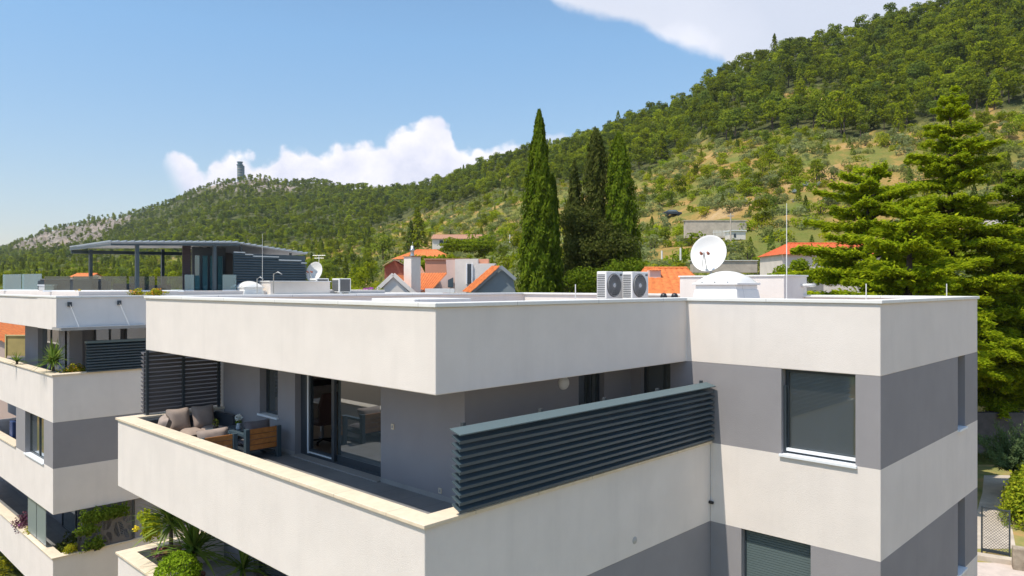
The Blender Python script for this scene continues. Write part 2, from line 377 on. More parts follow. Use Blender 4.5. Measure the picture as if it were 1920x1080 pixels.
m=bpy.data.materials.new('hill_ground'); m.use_nodes=True; q=G(m.node_tree)
pos=q.n('ShaderNodeNewGeometry').outputs['Position']
def qn(sc,det,rough=.6): return q.n('ShaderNodeTexNoise',ins={'Vector':pos,'Scale':sc,'Detail':float(det),'Roughness':rough}).outputs[0]
dry=q.ramp(qn(.05,9,.7),[(.36,(.14,.19,.04)),(.49,(.24,.22,.06)),(.57,(.42,.27,.09)),(.72,(.54,.39,.22))])
rock=q.ramp(q.n('ShaderNodeTexNoise',ins={'Vector':q.n('ShaderNodeCombineXYZ',ins={0:q.n('ShaderNodeVectorMath',operation='DOT_PRODUCT',ins={0:pos,1:(SS,-CC,0)}).outputs['Value'],1:q.m('MULTIPLY',q.n('ShaderNodeVectorMath',operation='DOT_PRODUCT',ins={0:pos,1:(0,0,1)}).outputs['Value'],.35)}).outputs[0],'Scale':.075,'Detail':9.0,'Roughness':.72}).outputs[0],[(.30,(.06,.065,.045)),(.44,(.17,.155,.13)),(.56,(.33,.28,.24)),(.74,(.46,.38,.31))])
forest=q.ramp(qn(.12,6),[(.4,(.06,.075,.025)),(.62,(.12,.125,.045))])
fa=q.n('ShaderNodeAttribute',attribute_name='forest').outputs['Fac']; ra=q.n('ShaderNodeAttribute',attribute_name='rock').outputs['Fac']
c=q.mixc(fa,dry,forest); c=q.mixc(ra,c,rock)
bp=q.n('ShaderNodeBump',ins={'Strength':.9,'Distance':1.2,'Height':qn(.5,8,.7)})
b=q.n('ShaderNodeBsdfPrincipled',ins={'Base Color':c,'Roughness':.95,'Specular IOR Level':.1,'Normal':bp.outputs[0]})
q.n('ShaderNodeOutputMaterial',ins={0:b.outputs[0]})
def forest_edge(u): return float(np.interp(u,[-100,300,450,600,700,760,800,860,960,1080,1180,1250,1300,1350,1420,1500,1600,1700,1800,1920,2100],[505,478,470,452,430,410,396,378,366,345,330,300,272,262,250,246,256,240,215,200,180]))
def is_forest(u,v):
    if v>forest_edge(u)+mnoise.noise(Vector((u/60,v/25,0)))*16: return False
    if 1470<u<1585 and 166<v<205: return False
    if 1215<u<1330 and 250<v<262: return False
    if 1600<u<1680 and 138<v<156: return False
    if 925<u<960 and 335<v<352: return False
    return True
def rockmask(u,v,d):
    r=0
    ys=float(np.interp(u,RU,RYs))
    if 15<u<262:   # pale limestone cliff on the far left ridge
        lo=float(np.interp(u,[15,60,130,180,215,262],[462,472,466,452,430,405]))
        lo+=9*mnoise.noise(Vector((u/16,v/30,2)))
        if v<lo and d>800: r=1 if mnoise.noise(Vector((u/14,v/6,8)))>-.42 else .2
    if 262<=u<430 and v<ys+14: r=.6*(mnoise.noise(Vector((u/13,v/5,1)))>-.1)
    if 395<u<560 and v<ys+24+8*mnoise.noise(Vector((u/14,0,0))): r=1 if mnoise.noise(Vector((u/9,v/7,5)))>-.25 else .3
    return r
me=bpy.data.meshes.new('hill_terrain'); me.from_pydata(vs,[],fs); me.materials.append(m)
fo=np.zeros(len(vs),np.float32); ro=np.zeros(len(vs),np.float32)
for i,p in enumerate(vs):
    u,v,d=uvd(*p) if (p[0]*CC+p[1]*SS)>20 else (0,999,1)
    if d>60: fo[i]=1.0 if is_forest(u,v) else 0; ro[i]=rockmask(u,v,d)
me.attributes.new('forest','FLOAT','POINT').data.foreach_set('value',fo); me.attributes.new('rock','FLOAT','POINT').data.foreach_set('value',ro)
for p_ in me.polygons: p_.use_smooth=True
to=bpy.data.objects.new('hill_terrain',me); C.objects.link(to); tag(to,kind='structure')

# =====================================================================
# THE MAIN APARTMENT BUILDING
# =====================================================================
xa,ya,yd,xe,yf,xg,xb,yb,yh=6.487,7.714,18.0,12.848,4.146,19.133,5.875,7.194,17.957
Z=[CZ+v for v in (-.29,-1.47,-2.98,-4.47,-5.97,-7.47,-8.97)]   # band boundaries, top down
FL=CZ-3.6; GZ=2.3; XW=8.2; YC=9.02; XR=19.133; YR=18.0; ZB=CZ-2.99
A=thing('apartment_building','white and grey modern apartment block with a big corner terrace in the foreground','apartment block',(xe,12,GZ))
T=.26
def wallY(mb,y,x0,x1,z0,z1,holes=(),t=T):    # wall in plane Y=y (outer face), body towards +Y
    xs=[x0]
    for (a,b_) in sorted(holes): mb.box(xs[-1],a,y,y+t,z0,z1); xs.append(b_)
    mb.box(xs[-1],x1,y,y+t,z0,z1)
def wallX(mb,x,y0,y1,z0,z1,holes=(),t=T):
    ys=[y0]
    for (a,b_) in sorted(holes): mb.box(x,x+t,ys[-1],a,z0,z1); ys.append(b_)
    mb.box(x,x+t,ys[-1],y1,z0,z1)
# top parapet band: ring round the roof
i_=.28
def ring(poly,wd,z0,z1,out):
    """coping following an axis-aligned ccw outline: overhang out, total width wd"""
    mb=MB(); n=len(poly)
    def off(o):
        r=[]
        for i in range(n):
            p0,p1,p2=Vector(poly[i-1]),Vector(poly[i]),Vector(poly[(i+1)%n])
            d1=(p1-p0).normalized(); d2=(p2-p1).normalized(); n1=Vector((d1.y,-d1.x)); n2=Vector((d2.y,-d2.x))
            r.append(p1+(n1+n2)*o)
        return r
    a=off(out); b=off(out-wd); vs=[(*p,z) for z in (z0,z1) for p in a+b]; k=2*n; fs=[]
    for i in range(n):
        j=(i+1)%n
        fs+=[(i,j,n+j,n+i),(k+i,k+n+i,k+n+j,k+j),(i,k+i,k+j,j),(n+i,n+j,k+n+j,k+n+i)]
    return mb.add(vs,fs)
RP=[(xa,ya),(xe,ya),(xe,yf),(XR,yf),(XR,YR),(xa,YR)]
ring(RP,i_,Z[1],Z[0],0).build('roof_parapet',M['white'],A,bevel=.012)
ring(RP,.37,Z[0],Z[0]+.06,.035).build('parapet_coping',M['wcope'],A,bevel=.008)
w=MB(); w.box(xa+i_,XR-i_,ya+i_,YR-i_,Z[0]-.42,Z[0]-.36); w.box(xe+i_,XR-i_,yf+i_,ya+i_,Z[0]-.42,Z[0]-.36); w.build('roof_surface',M['roofm'],A)
w=MB(); w.box(xa+i_,XR-i_,ya+i_,YR-i_,Z[1]+.004,Z[1]+.3); w.box(xe+i_,XR-i_,yf+i_,ya+i_,Z[1]+.004,Z[1]+.3); w.build('ceiling',M['ceil'],A)
# window/door openings
bw1=(onX(1604,xe),onX(1465,xe)); bw2=(onX(1520,xe),onX(1390,xe)); gw=(onY(1796,yf),onY(1809.5,yf))
# bay body, outer envelope, floor by floor
w=MB(); wallX(w,xe,yf,yb,Z[2],Z[1],[bw1]); wallY(w,yf,xe+T,XR,Z[2],Z[1],[gw])
wallX(w,xe,yf,yb,Z[4],Z[3],[bw2]); wallY(w,yf,xe+T,XR,Z[4],Z[3],[gw])
wallX(w,xe,yf,yb,Z[6],Z[5]); wallY(w,yf,xe+T,XR,Z[6],Z[5],[gw])
w.build('grey_wall_band',M['grey'],A)
w=MB()
for a_,b_ in ((3,2),(5,4)):
    wallX(w,xe,yf,yb,Z[a_],Z[b_]); wallY(w,yf,xe+T,XR,Z[a_],Z[b_])
wallX(w,xe,yf,yb,GZ-1,Z[6]); wallY(w,yf,xe+T,XR,GZ-1,Z[6])
w.box(XR-T,XR,yf+T,YR,GZ-1,Z[1]); w.box(XW+.02,8.5,YR-T,YR,GZ-1,Z[1]); w.box(10.35,XR-T,YR-T,YR,GZ-1,Z[1]); w.box(8.5,10.35,YR-T,YR,GZ-1,FL+.03)  # gap in the far wall is an unseen opening added to brighten the room
w.build('white_wall_band',M['white'],A)
# (grey, in the shade of the roof)

dy=(onX(714,XW),onX(553,XW)); wy=(onX(521,XW),onX(487,XW)); WS=CZ-2.89
w=MB(); wallX(w,XW,YC,yh-.25,FL,Z[1]+.004,[dy,wy]); w.box(XW,XW+T,wy[0],wy[1],FL,WS)
kx=(onY(1085,YC),onY(1133,YC)); bd=(onX(1257,xe),onX(1200,xe)-.02)
wallY(w,YC,XW+T,xe,FL,Z[1]+.004,[kx]); wallX(w,xe,yb,YC+T,FL,Z[1],[bd])
w.box(XW,XW+T,yh-.25,YR-T,Z[4],Z[1])
# lower floor: wall behind the lower terrace and the flush grey wall under the parapet
w.build('terrace_wall',M['grey'],A); w=MB(); wallX(w,XW,yb+T,yh-.25,Z[5]+.5,Z[3]+.004,[(11,13.6),(14.6,16.2)]); wallY(w,yb+.003,9.0,xe,Z[4],Z[3])
w.build('lower_terrace_wall',M['grey'],A)
# balcony parapets, slab, tiles, coping
w=MB()
for zt_,zb_ in ((ZB,Z[3]),(CZ-5.99,Z[5])):
    w.prism([(xb,yb),(xe,yb),(xe,yb+T),(xb+T,yb+T),(xb+T,yh-T),(XW,yh-T),(XW,yh),(xb,yh)],zb_,zt_)
w.build('terrace_parapet',M['white'],A,bevel=.012)
w=MB()
for zt_ in (ZB,CZ-5.99):
    w.prism([(xb-.04,yb-.04),(xe,yb-.04),(xe,yb+.30),(xb+.30,yb+.30),(xb+.30,yh-.30),(XW,yh-.30),(XW,yh+.04),(xb-.04,yh+.04)],zt_,zt_+.05)
w.build('terrace_coping',M['cope'],A,bevel=.006)
w=MB(); w.box(xb+T,XW,yb+T,yh-T,FL-.12,FL); w.box(XW,xe,yb+T,YC,FL-.12,FL); w.build('terrace_floor',M['tile'],A)
w=MB(); w.box(xb+T,XW,yb+T,yh-T,Z[3]+.02,FL-.12); w.box(XW,xe,yb+T,YC,Z[3]+.02,FL-.12); w.build('terrace_slab',M['ceil'],A)
w=MB(); w.box(xb+T,XW,yb+T,yh-T,Z[5]+.3,FL-3.0); w.build('lower_terrace_floor',M['tile'],A)
w=MB(); w.box(XW+.26,XR-T,YC+T,YR-T,FL-.1,FL+.03); w.box(xe+T,XR-T,yf+T,YC+T,FL-.1,FL+.03)
w.box(XW+T,XR-T,yb+T,YR-T,FL-3.1,FL-2.97); w.build('room_floor',M['intfloor'],A)
w=MB(); w.box(12.4,12.5,YC+T,YR-T,FL+.03,Z[1]);  w.box(12.6,12.7,yb+T,YR-T,FL-2.97,FL-.1)
w.box(xe+1.6,xe+1.7,yf+T,YC,FL+.03,Z[1]); w.build('inner_wall',M['int'],A)
# skirting of the terrace
w=MB(); w.box(XW-.012,XW,YC-.012,dy[0],FL,FL+.08); w.build('skirting',M['thresh'],A); w=MB(); w.box(XW-.012,XW,dy[1],yh-T,FL,FL+.08); w.box(XW,xe,YC-.012,YC,FL,FL+.08); w.build('skirting',M['thresh'],A)
def window(parent,ax,pl,a0,a1,z0,z1,rec,fr=.06,mull=(),glass='glassdk',frame='anthdk',sill=None,name='window',reveal=None,blind=None,shut=None,out=-1):
    """window set into a wall at plane pl; ax='X' plane X=pl facing -X, 'Y' plane Y=pl facing -Y"""
    def bx(mb,p0,p1,b0,b1,c0,c1): mb.box(p0,p1,b0,b1,c0,c1) if ax=='X' else mb.box(b0,b1,p0,p1,c0,c1)
    f=MB(); p=pl+rec
    bx(f,p,p+.07,a0,a0+fr,z0,z1); bx(f,p,p+.07,a1-fr,a1,z0,z1); bx(f,p,p+.07,a0+fr,a1-fr,z0,z0+fr); bx(f,p,p+.07,a0+fr,a1-fr,z1-fr,z1)
    for m_ in mull: bx(f,p-.004,p+.066,m_-fr*.6,m_+fr*.6,z0+fr,z1-fr)
    fo_=f.build(name,M[frame],parent)
    q_=MB(); bx(q_,p+.03,p+.04,a0+fr,a1-fr,z0+fr,z1-fr); q_.build('pane',M[glass],fo_)
    if sill: 
        q_=MB(); bx(q_,pl-.05,p,a0-sill,a1+sill,z0-.04,z0+.006)
        q_.build('sill',M['sill'],fo_,bevel=.004)
    if blind is not None:
        q_=MB(); bx(q_,p+.055,p+.062,a0+fr,a1-fr,z0+fr+blind,z1-fr); q_.build('blind',M['blind'],fo_)
    if shut is not None:
        q_=MB(); n=int((z1-z0-shut)/.045)
        for k in range(n):
            zz=z0+shut+k*.045
            if ax=='X': q_.ext([(p-.05,a0+.03,zz),(p-.038,a0+.03,zz+.006),(p-.038,a0+.03,zz+.04),(p-.05,a0+.03,zz+.036)],(0,a1-a0-.06,0))
        q_.build('shutter',M['shutter'],fo_)
        q_=MB(); bx(q_,p-.07,p-.02,a0,a0+.03,z0,z1); q_.build('shutter_rail',M['anthdk'],fo_); q_=MB(); bx(q_,p-.07,p-.02,a1-.03,a1,z0,z1); q_.build('shutter_rail',M['anthdk'],fo_)
    return fo_
wn=window(A,'X',xe,bw1[0],bw1[1],Z[2],Z[1],.17,sill=.03,blind=.0,glass='blindglass')
q_=MB(); q_.box(xe+.10,xe+.16,bw1[0]+.01,bw1[1]-.01,Z[2]+.05,Z[2]+.10); q_.build('rail',M['sill'],wn)
q_=MB(); q_.box(xe+.09,xe+.15,bw1[1]-.045,bw1[1]-.004,Z[2],Z[1]-.3); q_.build('shutter_rail',M['anthdk'],wn)
window(A,'X',xe,bw2[0],bw2[1],Z[4],Z[3],.20,shut=0.0,sill=.03)
window(A,'Y',yf,gw[0],gw[1],Z[2],Z[1],.19,sill=.02); window(A,'Y',yf,gw[0],gw[1],Z[4],Z[3],.19,sill=.02); window(A,'Y',yf,gw[0],gw[1],Z[6],Z[5],.19,sill=.02)
window(A,'X',XW,wy[0],wy[1],WS,Z[1],.16,sill=.04,glass='glassdk')
window(A,'Y',YC,kx[0],kx[1],FL,Z[1],.12,glass='glassdk',mull=[kx[0]+(kx[1]-kx[0])*.62])
window(A,'X',xe,bd[0],bd[1],FL,Z[1],.12,glass='glass')
window(A,'X',XW,11,13.6,FL-2.97,Z[3],.12,mull=[12.3]); window(A,'X',XW,14.6,16.2,FL-2.97,Z[3],.12)
# sliding terrace door: left leaf open, right leaf closed
yo=onX(632,XW+.2)
dr=MB()
for a_,b_ in ((dy[0],dy[0]+.05),(dy[1]-.24,dy[1])): dr.box(XW+.14,XW+.25,a_,b_,FL+.02,Z[1])
dr.box(XW+.14,XW+.25,dy[0]+.05,dy[1]-.24,FL+.02,FL+.07); 
D=dr.build('sliding_door',M['anthdk'],A)
dr=MB(); dr.box(XW+.10,XW+.16,yo-.05,yo+.05,FL+.07,Z[1]); dr.box(XW+.165,XW+.20,dy[0]+.05,dy[0]+.10,FL+.07,Z[1]); dr.box(XW+.165,XW+.20,dy[0]+.10,yo-.05,FL+.07,FL+.20)
dr.build('closed_leaf',M['anthdk'],D)
dr=MB(); dr.box(XW+.18,XW+.19,dy[0]+.10,yo-.05,FL+.20,Z[1]); dr.build('pane',M['glassdk'],D)
dr=MB(); dr.box(XW+.13,XW+.16,dy[1]-.30,dy[1]-.27,FL+.07,Z[1]); dr.box(XW+.13,XW+.16,yo+.05,dy[1]-.30,FL+.09,FL+.115); dr.build('open_leaf_frame',M['sill'],D)
dr=MB(); dr.box(XW+.17,XW+.24,dy[1]-.34,dy[1]-.30,FL+.07,Z[1]); dr.box(XW+.17,XW+.24,yo+.05,dy[1]-.3,FL+.07,FL+.16); dr.build('open_leaf',M['anthdk'],D)
w=MB(); w.box(XW-.10,XW+.25,dy[0]-.01,dy[1]+.01,FL+.002,FL+.025); w.build('threshold',M['thresh'],A)
# louver screen on the right parapet
def slat_screen(parent,x0,x1,yc,z0,z1,n,dep=.15,up=1,lip=True,mat_='anth',cap=True):
    mb=MB(); p=(z1-z0)/n
    for k in range(n):
        z=z0+p*(k+.5); 
        # each slat is a tilted blade: outer edge low, inner edge high
        mb.ext([(x0,yc-dep/2,z-p*.36),(x0,yc-dep/2+.012,z-p*.36-.012),(x0,yc+dep/2,z+p*.34-.016),(x0,yc+dep/2,z+p*.34)][::1],(x1-x0,0,0))
        mb.box(x0,x1,yc-dep/2-.004,yc-dep/2+.010,z-p*.36-.03,z-p*.36+.008)
    return mb.build('slats',M[mat_],parent)
lx0=onY(857,yb-.06); Lz0,Lz1=CZ-2.88,CZ-1.90
scr=thing('louver_screen','long anthracite louver screen with a pale blue capping on the right terrace parapet','louver screen',((lx0+xe)/2,yb,ZB+.05))
slat_screen(scr,lx0,xe-.05,yb-.03,Lz0,Lz1,10)
q_=MB(); q_.ext([(lx0-.02,yb-.14,Lz1+.0),(lx0-.02,yb+.06,Lz1+.055),(lx0-.02,yb+.06,Lz1+.07),(lx0-.02,yb-.14,Lz1+.015)],(xe-.03-lx0,0,0)); q_.build('capping',mat('screen_capping',(.10,.145,.16),.5),scr)
for k,t in enumerate((.03,.27,.51,.75,.985)):
    x=lx0+.05+(xe-lx0-.15)*t; q_=MB(); q_.box(x-.025,x+.025,yb+.065,yb+.115,ZB+.051,Lz1+.11); po=q_.build('post',M['anthdk'],scr)
# far-end privacy screen
x0,x1=onY(270,yh-.15),XW-.03
s2=thing('louver_screen','tall brown-grey louver privacy screen at the far end of the terrace, rising to the roof','louver screen',((x0+x1)/2,yh-.12,ZB+.05))
mb=MB(); n=15; z0_,z1_=ZB+.10,Z[1]-.02; p_=(z1_-z0_)/n
for k in range(n):
    z=z0_+p_*(k+.5)
    mb.ext([(x0,yh-.13,z-p_*.42),(x0,yh-.13,z-p_*.42-.014),(x0,yh+.05,z+p_*.22-.014),(x0,yh+.05,z+p_*.22)],(x1-x0,0,0))
    mb.box(x0,x1,yh-.138,yh-.127,z-p_*.42-.012,z-p_*.42+.055)
mb.build('slats',M['anthbr'],s2)
for u in (277,345,411):
    x=onY(u,yh-.2); q_=MB(); q_.box(x-.03,x+.03,yh-.20,yh-.14,ZB+.051,Z[1]); q_.build('post',M['anthdk'],s2)
# wall fittings
q_=MB(); Xl=onY(1055,YC); zl=CZ+(HY-718)/FP*(Xl*CC+YC*SS); q_.lathe((Xl,YC-.001,zl),[(.0,.11),(.07,.10),(.115,.06),(.125,.02),(.125,0)],28,axis=(0,-1,0)); tag(q_.build('wall_lamp',M['wplast'],None,smooth=True),'round white bulkhead lamp on the shaded terrace wall','lamp')
def plate(u,v,pl,ax,name,w_=.08,h_=.1,label=''):
    q_=MB()
    if ax=='X': y=onX(u,pl); z=CZ+(HY-v)/FP*(pl*CC+y*SS); q_.box(pl-.018,pl-.001,y-w_/2,y+w_/2,z-h_/2,z+h_/2)
    o=q_.build(name,M['cope'],A,bevel=.004); q_=MB(); q_.box(pl-.022,pl-.018,y-w_/4,y+w_/4,z-h_/4,z+h_/4); q_.build('rocker',M['thresh'],o)
plate(737,800,XW,'X','light_switch'); plate(826,920,XW,'X','wall_socket',.075,.09)
q_=MB(); x=onY(1190,yb); z=CZ+(HY-1013)/FP*(x*CC+yb*SS); q_.lathe((x,yb-.0005,z),[(0,.012),(.05,.014),(.06,.005),(.062,0)],24,axis=(0,-1,0)); q_.build('vent_cap',mat('vent_cap',(.45,.44,.43),.6),A,smooth=True)
q_=MB(); q_.lathe((xe-.05,yb-.001,CZ-4.1),[(.03,0),(.03,.08),(.02,.08),(.02,0)],12,axis=(0,-1,0)); q_.build('drain_pipe',M['black'],A)
# ---------------- things on the roof ----------------
RZ=Z[0]-.36
hb=thing('roof_hatch','low white flat roof hatch lying behind the front parapet corner','roof hatch',(8.6,10.7,RZ))
q_=MB(); q_.box(8.0,9.2,10.05,11.2,RZ,Z[0]-.02); q_.build('curb',M['roofm'],hb); q_=MB(); q_.box(7.95,9.25,10.0,11.25,Z[0]-.02,Z[0]+.065); q_.build('lid',M['wcope'],hb,bevel=.01)
def ac(u,vtop,d,label,side=False,hz=.78,wx=.80,dp=.34,rz=RZ):
    c=P(u,vtop,d); o=thing('air_conditioner',label,'air conditioner',(c.x,c.y,rz),'air conditioning units on the roofs')
    x0,x1,y0,y1=c.x-wx/2,c.x+wx/2,c.y,c.y+dp; zt=c.z; zb=zt-hz
    q_=MB(); q_.box(x0,x1,y0,y1,zb,zt); q_.build('casing',M['wplast'],o,bevel=.02)
    q_=MB()
    for k in range(13): z=zb+.06+k*(hz-.12)/13; q_.box(x0-.008,x0+.002,y0+.05,y1-.03,z,z+.025)
    q_.build('side_louver',M['acdk'],o)
    if side:
        q_=MB(); q_.box(x0+.06,x1-.06,y0-.012,y0+.002,zb+.04,zt-.04); q_.build('coil_grille',M['acdk'],o)
    else:
        cx,cz=x0+wx*.44,zb+hz*.5; R=hz*.40
        q_=MB(); q_.lathe((cx,y0-.001,cz),[(0,.01),(R,.01),(R+.012,.018),(R+.02,0)],36,axis=(0,-1,0)); q_.build('fan_opening',M['acdk'],o)
        q_=MB()
        for k in range(5): q_.lathe((cx,y0-.02,cz),[(R*(k+1)/5.2-.006,0),(R*(k+1)/5.2-.006,.01),(R*(k+1)/5.2+.004,.01),(R*(k+1)/5.2+.004,0)],32,axis=(0,-1,0))
        for k in range(12):
            t=2*PI*k/12; q_.bar((cx,y0-.022,cz),(cx+R*math.cos(t),y0-.022,cz+R*math.sin(t)),.008)
        q_.lathe((cx,y0-.02,cz),[(0,.02),(.06,.016),(.07,0)],18,axis=(0,-1,0)); q_.build('fan_guard',M['acgrey'],o)
        q_=MB(); q_.box(x1-.16,x1-.05,y0-.004,y0+.001,zt-.12,zt-.07); q_.build('badge',M['acdk'],o)
    for sx in (x0+.1,x1-.1):
        q_=MB(); q_.box(sx-.03,sx+.03,y0-.02,y1+.02,rz,zb); q_.build('foot',M['acgrey'],o)
    return o
ac(1153,509,21.2,'white air conditioning unit with round fan, the left one of the pair beside the cypresses')
ac(1201,509.5,21.2,'white air conditioning unit with round fan, the right one of the pair nearest the skylight')
# satellite dishes
def dish(c,R,face,label,roof,arm=True):
    c=Vector(c); f=Vector(face).normalized(); o=thing('satellite_dish',label,'satellite dish',(c.x,c.y,roof))
    n=10; prof_=[(R*k/n,.16*R*2*(k/n)**2) for k in range(n+1)]+[(R*1.015,.32*R-.0),(R*1.01,.32*R-.02)]+[(R*k/n,.16*R*2*(k/n)**2-.02) for k in range(n,-1,-1)]
    q_=MB(); q_.lathe(c,prof_,40,axis=f,sy=1.06); q_.build('reflector',M['wplast'],o,smooth=True)
    side=f.cross(Vector((0,0,1))).normalized(); dn=side.cross(f)*-1
    if dn.z>0: dn=-dn
    tip=c+f*R*1.15+dn*R*.25
    q_=MB(); q_.bar(c+dn*R*.98+f*.3*R,tip,.03); q_.bar(c+dn*R*.9+side*R*.3+f*.28*R,tip,.018); q_.build('feed_arm',M['steel'],o)
    for k in (-.10,.10): q_=MB(); q_.tube([tip+side*k,tip+side*k-f*.12],[.03,.045],10); q_.build('receiver',M['brick'],o)
    q_=MB(); b0=c-f*.12; q_.tube([(b0.x,b0.y,roof),(b0.x,b0.y,c.z+.05)],.035,12); q_.bar(b0,c-f*.02,.14); q_.build('mast',M['steel'],o)
    return o
c=P(1331,478,22.0); dish(c,.52,(-.96,-.23,.30),'large white satellite dish on the roof behind the skylight dome',RZ)
c=P(592,511,33); od=dish(c,.42,(-.90,-.35,.30),'smaller white satellite dish with an aerial above it, left of the roof',CZ-.62)
# skylight dome right
def lerp_pts(c,hw,z): return [(c[0]-hw,c[1]-hw,z),(c[0]+hw,c[1]-hw,z),(c[0]+hw,c[1]+hw,z),(c[0]-hw,c[1]+hw,z)]
def domelight(c,hw,zr,zc_,ztop,label):
    o=thing('skylight_dome',label,'skylight',(c[0],c[1],zr))
    q_=MB(); vs=lerp_pts(c,hw*1.16,zr)+lerp_pts(c,hw*1.0,zc_-.12)+lerp_pts(c,hw*.96,zc_-.10)+lerp_pts(c,hw*.96,zc_)
    fs=[(4*k+i,4*k+(i+1)%4,4*k+4+(i+1)%4,4*k+4+i) for k in range(3) for i in range(4)]+[(12,13,14,15),(3,2,1,0)]
    q_.add(vs,fs); q_.build('curb',M['creamw'] if False else M['wcope'],o,bevel=.015)
    q_=MB(); q_.box(c[0]-hw*1.06,c[0]+hw*1.06,c[1]-hw*1.06,c[1]+hw*1.06,zc_,zc_+.05); q_.build('frame',M['wplast'],o,bevel=.01)
    q_=MB(); n=16; vs=[];fs=[]
    for j in range(n+1):
        for i in range(n+1):
            a,b=2*i/n-1,2*j/n-1; h=(max(0,(1-a*a)*(1-b*b)))**.55; vs.append((c[0]+a*hw,c[1]+b*hw,zc_+.05+h*(ztop-zc_-.05)))
    fs=[(j*(n+1)+i,j*(n+1)+i+1,(j+1)*(n+1)+i+1,(j+1)*(n+1)+i) for j in range(n) for i in range(n)]
    q_.add(vs,fs); q_.build('dome',mat('opal_acrylic',(.8,.8,.78),.25),o,smooth=True)
    for k in (-.6,0,.6):
        q_=MB(); q_.tube([(c[0]-hw*1.02,c[1]+k*hw,zc_+.05),(c[0]-hw*1.02,c[1]+k*hw,zc_+.08)],.02,8); q_.build('bolt',M['steel'],o)
    return o
dc=P(1362,536,17.6); domelight((dc.x,dc.y),.54,RZ,CZ+.02,CZ+.35,'white acrylic skylight dome on a flared curb above the right bay')
# roof stair box
sb=P(1470,515,18.2); o=thing('stair_housing','plain white rendered roof housing with a small vent pipe, right of the skylight dome','roof housing',(sb.x+.6,sb.y+1.2,RZ))
xL=sb.x+1.35; q_=MB(); q_.box(sb.x,xL,sb.y,sb.y+2.9,RZ,sb.z-.04); q_.build('walls',M['white'],o,bevel=.01)
q_=MB(); q_.box(sb.x-.03,xL+.03,sb.y-.03,sb.y+2.93,sb.z-.04,sb.z); q_.build('coping',M['wcope'],o,bevel=.006)
q_=MB(); q_.tube([(xL-.35,sb.y-.14,sb.z-.26),(xL+.12,sb.y-.14,sb.z-.26)],.045,14); q_.tube([(xL-.33,sb.y-.14,sb.z-.26),(xL-.33,sb.y+.02,sb.z-.26)],.04,12); q_.build('vent_pipe',M['wplast'],o,smooth=True)
q_=MB(); q_.tube([(sb.x-.02,sb.y+1.0,sb.z-.30),(sb.x-.02,sb.y+2.4,sb.z-.26)],.012,6); q_.build('cable',M['acgrey'],o)
def mast(u,vt,d,rz,label,arms=(),r=.02):
    p=P(u,vt,d); o=thing('aerial_mast',label,'aerial',(p.x,p.y,rz)); q_=MB(); q_.tube([(p.x,p.y,rz),(p.x,p.y,rz+(p.z-rz)*.6),(p.x,p.y,p.z)],[r,r*.8,r*.4],8); q_.build('pole',M['wplast'],o)
    for (dz,L) in arms: q_=MB(); q_.tube([(p.x-L*SS,p.y+L*CC,p.z-dz),(p.x+L*SS,p.y-L*CC,p.z-dz)],.008,6); q_.build('element',M['steel'],o)
    q_=MB(); q_.lathe((p.x,p.y,rz),[(.09,0),(.09,.03),(.03,.05),(.02,.1)],12); q_.build('base',M['steel'],o)
    return o
mast(1475,381,18.0,RZ,'tall thin white whip aerial standing beside the roof housing',r=.014)
for k,(u,d) in enumerate(((1624,17.4),(1775,18.5),(1079,17.0))):
    p=P(u,532 if k<2 else 533,d); q_=MB(); q_.tube([(p.x,p.y,RZ),(p.x,p.y,p.z)],.012,6); q_.lathe((p.x,p.y,RZ),[(.06,0),(.06,.02),(.0,.03)],10); tag(q_.build('lightning_rod',M['wplast']),('short thin lightning rod on the right bay, near the housing','short thin lightning rod near the far right roof corner','short lightning rod rising in front of the cypress trunks')[k],'lightning rod')
for k,u in enumerate((1244.5,1265)):
    p=P(u,549,19.5); q_=MB(); q_.lathe((p.x,p.y,RZ),[(.10,0),(.06,.06),(.05,.12)]+[(.085,.12),(.09,p.z-RZ-.08),(.06,p.z-RZ-.02),(0,p.z-RZ)],16); tag(q_.build('roof_vent',M['black'],smooth=True),('left one of two small black roof vents beside the orange roof','right one of two small black roof vents, nearer the skylight')[k],'roof vent')
# ---------------- terrace furniture ----------------
def cushion(mb,c,ax,ay,az,n=7):
    c,ax,ay,az=map(Vector,(c,ax,ay,az)); rnd=random.Random(int(c.x*991+c.y*77))
    vs=[];fs=[]; 
    for sgn in (1,-1):
        for j in range(n+1):
            for i in range(n+1):
                a,b=2*i/n-1,2*j/n-1; h=((1-a**4)*(1-b**4))**.5; pin=1-.10*(1-abs(a))*abs(b)**3-.0; pin2=1-.10*(1-abs(b))*abs(a)**3
                vs.append(c+ax*a*pin2+ay*b*pin+az*(sgn*h*(.92+.12*math.sin(a*5+b*4+c.x*9))+rnd.uniform(-.03,.03)))
    o=(n+1)**2
    for sgn in (0,1):
        for j in range(n):
            for i in range(n):
                q=[sgn*o+j*(n+1)+i,sgn*o+j*(n+1)+i+1,sgn*o+(j+1)*(n+1)+i+1,sgn*o+(j+1)*(n+1)+i]; fs.append(tuple(q if sgn==0 else q[::-1]))
    return mb.add(vs,fs)
def pillow(c,ax,ay,az,mt,label,name='pillow'):
    q_=MB(); cushion(q_,c,ax,ay,az); o=q_.build(name,M[mt],None,smooth=True,sub=1); return tag(o,label,'cushion','cushions on the terrace seats')
